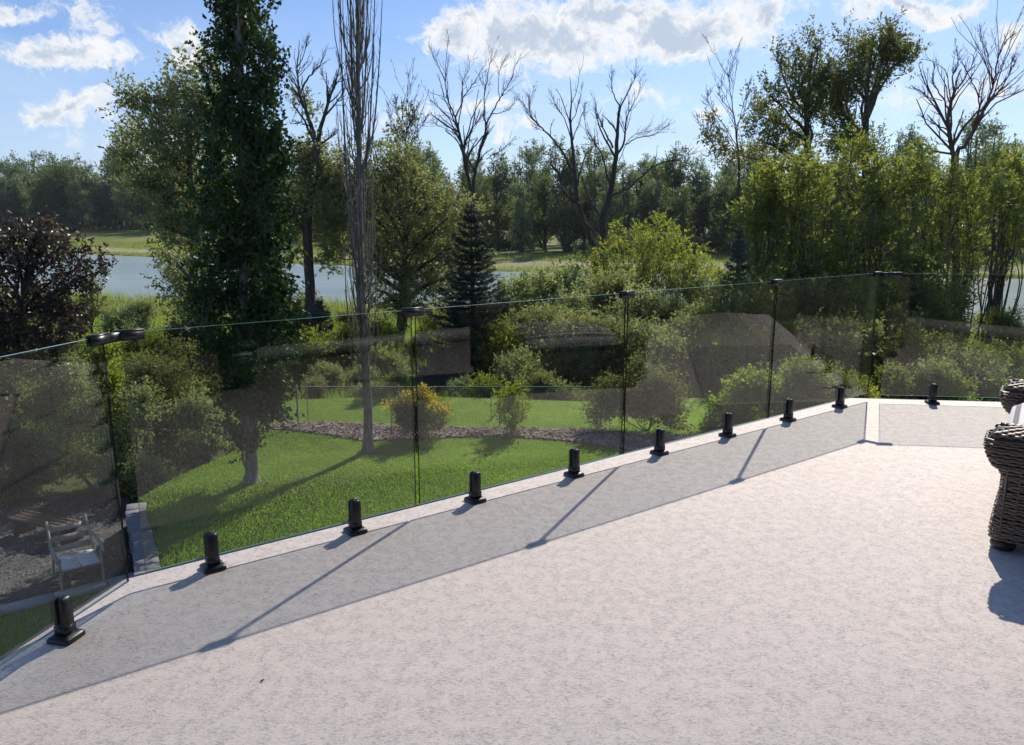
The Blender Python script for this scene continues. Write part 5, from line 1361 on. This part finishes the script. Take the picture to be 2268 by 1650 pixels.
MARKS = [(30, 'the purple leaved tree'), (205, 'the thin sapling'), (345, 'the corner joint'), (555, 'the columnar aspen'), (695, 'the dead topped cottonwood'), (812, 'the bare aspen'), (925, 'the yellow flowering shrub'), (1045, 'the dark spruce'), (1190, 'the river gap'), (1325, 'the crooked dead tree'), (1425, 'the yellow green willow'), (1530, 'the light green willow'), (1632, 'the narrow blue spruce'), (1713, 'the young maple'), (1815, 'the mid thicket'), (1925, 'the tallest leafy tree'), (2030, 'the right railing corner'), (2118, 'the reddish dead tree'), (2240, 'the wicker sofa')]
def bush_label(px, Y, Hh, colr, seen={}):
    mx_, nm_ = min(MARKS, key=lambda m_: abs(m_[0] - px)); dx = px - mx_
    rel = 'in line with' if abs(dx) < 14 else ('just ' if abs(dx) < 32 else '') + ('right of' if dx > 0 else 'left of')
    size = 'low' if Hh < 1.55 else 'mid height' if Hh < 2.45 else 'tall'
    dist = 'behind the lawn' if Y < 26.3 else 'on the slope' if Y < 34 else 'near the water'
    l_ = '%s %s bush %s %s %s' % (size, colr, dist, rel, nm_)
    seen[l_] = seen.get(l_, 0) + 1
    return l_ if seen[l_] == 1 else l_ + (', second one', ', third one', ', fourth one')[min(2, seen[l_] - 2)]
for (px, Y, Hh, k) in BUSH:
    b = base_at(px, Y); _, colr, proto = KINDS[k]
    tall = [1.5, 1.1, 1.4, 1.2, 1.3, 1.2, 1.5][k]; sc = Hh / (tall * 1.15)
    scl = (sc * rng.uniform(.85, 1.2), sc * rng.uniform(.85, 1.2), sc)
    lbl = bush_label(px, Y, Hh, colr); grp = '%s bushes on the near bank' % colr
    if k not in used:
        used.add(k); o = proto; o.location = tuple(b); o.rotation_euler = (0, 0, rng.uniform(0, 6)); o.scale = scl; o['label'] = lbl; o['group'] = grp
    else: dup(proto, b, rng.uniform(0, 6.28), scl, lbl, grp)

# tall grass and weeds over the rough ground down to the water
def weeds(name, n, y0, y1, h0, h1, wd, mat, xr=(-45, 45), lean=.3, patch=None):
    y = rng.uniform(y0, y1, n); x = rng.uniform(-.72, .72, n) * (y + 3) + rng.normal(0, .4, n)
    k = (y < near_y(x) - .8) & (x > xr[0]) & (x < xr[1]) & ~inside_poly(x, y, lawn_poly)
    if patch is not None: k &= patch(x, y)
    x, y = x[k], y[k]; z = height(x, y) - .03
    z = np.where((y < 24), np.maximum(z, -4.25), z)
    cl = .55 + .45 * np.sin(x * 1.3 + np.sin(y * .9) * 2) * np.sin(y * 1.1 + np.sin(x * .7))
    h = rng.uniform(h0, h1, len(x)) * (.6 + .6 * cl)
    mb = MB(); V, Fq = blades(x, y, z, h, rng.uniform(.7, 1.3, len(x)) * wd, lean); mb.add(V, Fq)
    return tag(mb.build(name, M[mat]), kind='stuff')
weeds('meadow_grass', 210000, 19, 48, .30, .75, .022, 'grass')
weeds('near_weeds', 70000, 7, 21, .35, .9, .016, 'reed', (5.2, 22), .3)
weeds('tall_weeds', 90000, 20, 60, .4, 1.0, .030, 'reed')
weeds('shore_reeds', 50000, 44, 68, .7, 1.5, .045, 'reed', (-60, 8), .18, lambda x, y: y > near_y(x) - 7)
# grass on the far bank: short tussocks along the water and over the meadow
n = 60000; x = rng.uniform(-130, 110, n); q_ = 1.5 + 36 * rng.uniform(0, 1, n) ** 1.5; k = (q_ < 6 + rng.normal(0, .7, n)) | (q_ > 18 + rng.normal(0, 1.5, n)) | (rng.uniform(0, 1, n) < .05); x = x[k]; y = far_y(x) + q_[k]; z = height(x, y); n = len(x)
mb = MB(); mb.add(*blades(x, y, z - .02, rng.uniform(.25, .8, n), np.full(n, .10), .4)); tag(mb.build('far_meadow_grass', M['reed']), kind='stuff')

# ------------------------------------------------------------------ the forest across the river
def forest_kind(mat, H, wd, n, ll_, base=.22, stems=2, up=.8, sparse=False):
    root = bpy.data.objects.new('cottonwood_tree', None); COL.objects.link(root)
    wood, crown = MB(), MB(); lobes = []
    for s in range(stems):
        dx, dy = rng.normal(0, wd * .16, 2); hh = H * rng.uniform(.8, 1.0)
        sp = np.array([(rng.normal(0, .15), rng.normal(0, .15), -.6), (dx * .3, dy * .3, hh * .25), (dx * .7, dy * .7, hh * .55), (dx, dy, hh * .93)]); sp = smooth_line(sp, 3)
        sr = np.linspace(.26, .04, len(sp)) * H / 18; wood.tube(sp, sr, 6, cap=False)
        for _ in range(8 if not sparse else 5):
            t = rng.uniform(base, 1.0); c = np.array([np.interp(t, np.linspace(0, 1, len(sp)), sp[:, i_]) for i_ in range(3)])
            w_ = wd * (.5 if t < .5 else .42) * (1.15 - .55 * t); a = rng.uniform(0, 6.28)
            c = c + np.array([math.cos(a), math.sin(a), 0]) * w_ * rng.uniform(.3, 1.0)
            r = np.array([1, 1, 1.25]) * wd * rng.uniform(.17, .30)
            lobes.append((c, r, r[0] ** 2)); wood.tube(curve(sp[max(0, int(t * len(sp)) - 3)], c, .1, 4), np.linspace(.10, .03, 4) * H / 18, 4, cap=False)
    ll = ll_ * .72
    foliage(crown, wood, lobes, int(n * 2.3), sl=1.1, per=7, ll=ll, lw=ll * .62, up=up, droop=.1, bias=.45, twig=.03)
    wood.build('trunk', M['bark_dark'], root, True); crown.build('crown', M[mat], root)
    return tag(root, 'tree', 'tree')
FK = [forest_kind('far_a', 18, 7, 560, .50), forest_kind('far_b', 17, 7.5, 560, .50, .15, 2), forest_kind('far_c', 19, 6, 520, .48, .30, 2), forest_kind('far_a', 16, 6, 420, .46, .35, 3, 1.1), forest_kind('far_c', 17, 5, 360, .45, .38, 2, .9, True),
      forest_kind('far_b', 20, 6.5, 560, .5, .12, 3, 1.0), forest_kind('far_a', 19, 8, 640, .5, .2, 3, .9)]
def fbush(mat):
    root = bpy.data.objects.new('forest_bush', None); COL.objects.link(root); wood, crown = MB(), MB()
    lobes = [(np.array([rng.normal(0, 1.1), rng.normal(0, 1.1), rng.uniform(.5, 2.2)]), np.array([1.1, 1.1, .9]) * rng.uniform(.6, 1.2), 1) for _ in range(7)]
    for c, r, _ in lobes: wood.tube(curve((0, 0, -.3), c, .1, 4), [.08, .06, .04, .02], 4, cap=False)
    foliage(crown, wood, lobes, 260, sl=.8, per=6, ll=.36, lw=.2, up=.8, twig=.02)
    wood.build('stems', M['bark_dark'], root, True); crown.build('crown', M[mat], root); return tag(root, 'bush', 'bush')
FB = [fbush('far_a'), fbush('far_b'), fbush('brush')]
FL = 'one of the tall cottonwoods of the forest across the river'; FBL = 'one of the low bushes below the forest across the river'
def forest_edge(x):          # distance of the edge of the wood for a direction x/y
    return np.interp(x, [-.75, -.55, -.40, -.30, -.20, -.05, .10, .25, .40, .60, .75], [300, 285, 262, 225, 180, 150, 140, 136, 132, 130, 132])
first = set(); cnt = 0
def plant(protos, k, loc, rz, sc, lbl, grp):
    p = protos[k]
    if (id(protos), k) not in first:
        first.add((id(protos), k)); p.location = tuple(map(float, loc)); p.rotation_euler = (0, 0, rz); p.scale = sc; p['label'] = lbl; p['group'] = grp
    else: dup(p, loc, rz, sc, lbl, grp)
for row in range(4):
    s = -.74 + .01 * row
    while s < .74:
        D = float(forest_edge(s)) + row * 13 + rng.uniform(-5, 5); x = s * D
        gx, gy = x, D
        k = int(rng.integers(0, len(FK))); k = int(rng.choice([1, 5, 0, 6, 2])) if s < -.25 else k
        f = rng.uniform(.66, 1.24) * (1.32 if s < -.3 else (.98 if s < .55 else .98)) * (1 + .03 * row)
        plant(FK, k, (gx, gy, float(height(gx, gy))), rng.uniform(0, 6.28), (f * rng.uniform(.85, 1.1),) * 2 + (f,), FL, 'cottonwoods across the river'); cnt += 1
        s += rng.uniform(.7, 1.35) * (4.4 if s > -.28 else 5.6) / D * (1 + .12 * row)
for s in np.arange(-.74, .74, .016):
    if rng.uniform() < .28: continue
    D = float(forest_edge(s)) - rng.uniform(-10, 7); x = s * D
    k = int(rng.choice([0, 1, 2] if s > -.2 else [0, 0, 1])); f = rng.uniform(.6, 1.3) * (1.4 if s < -.3 else 1)
    plant(FB, k, (x, D, float(height(x, D))), rng.uniform(0, 6.28), (f, f, f), FBL, 'bushes below the forest'); cnt += 1
print('forest', cnt)
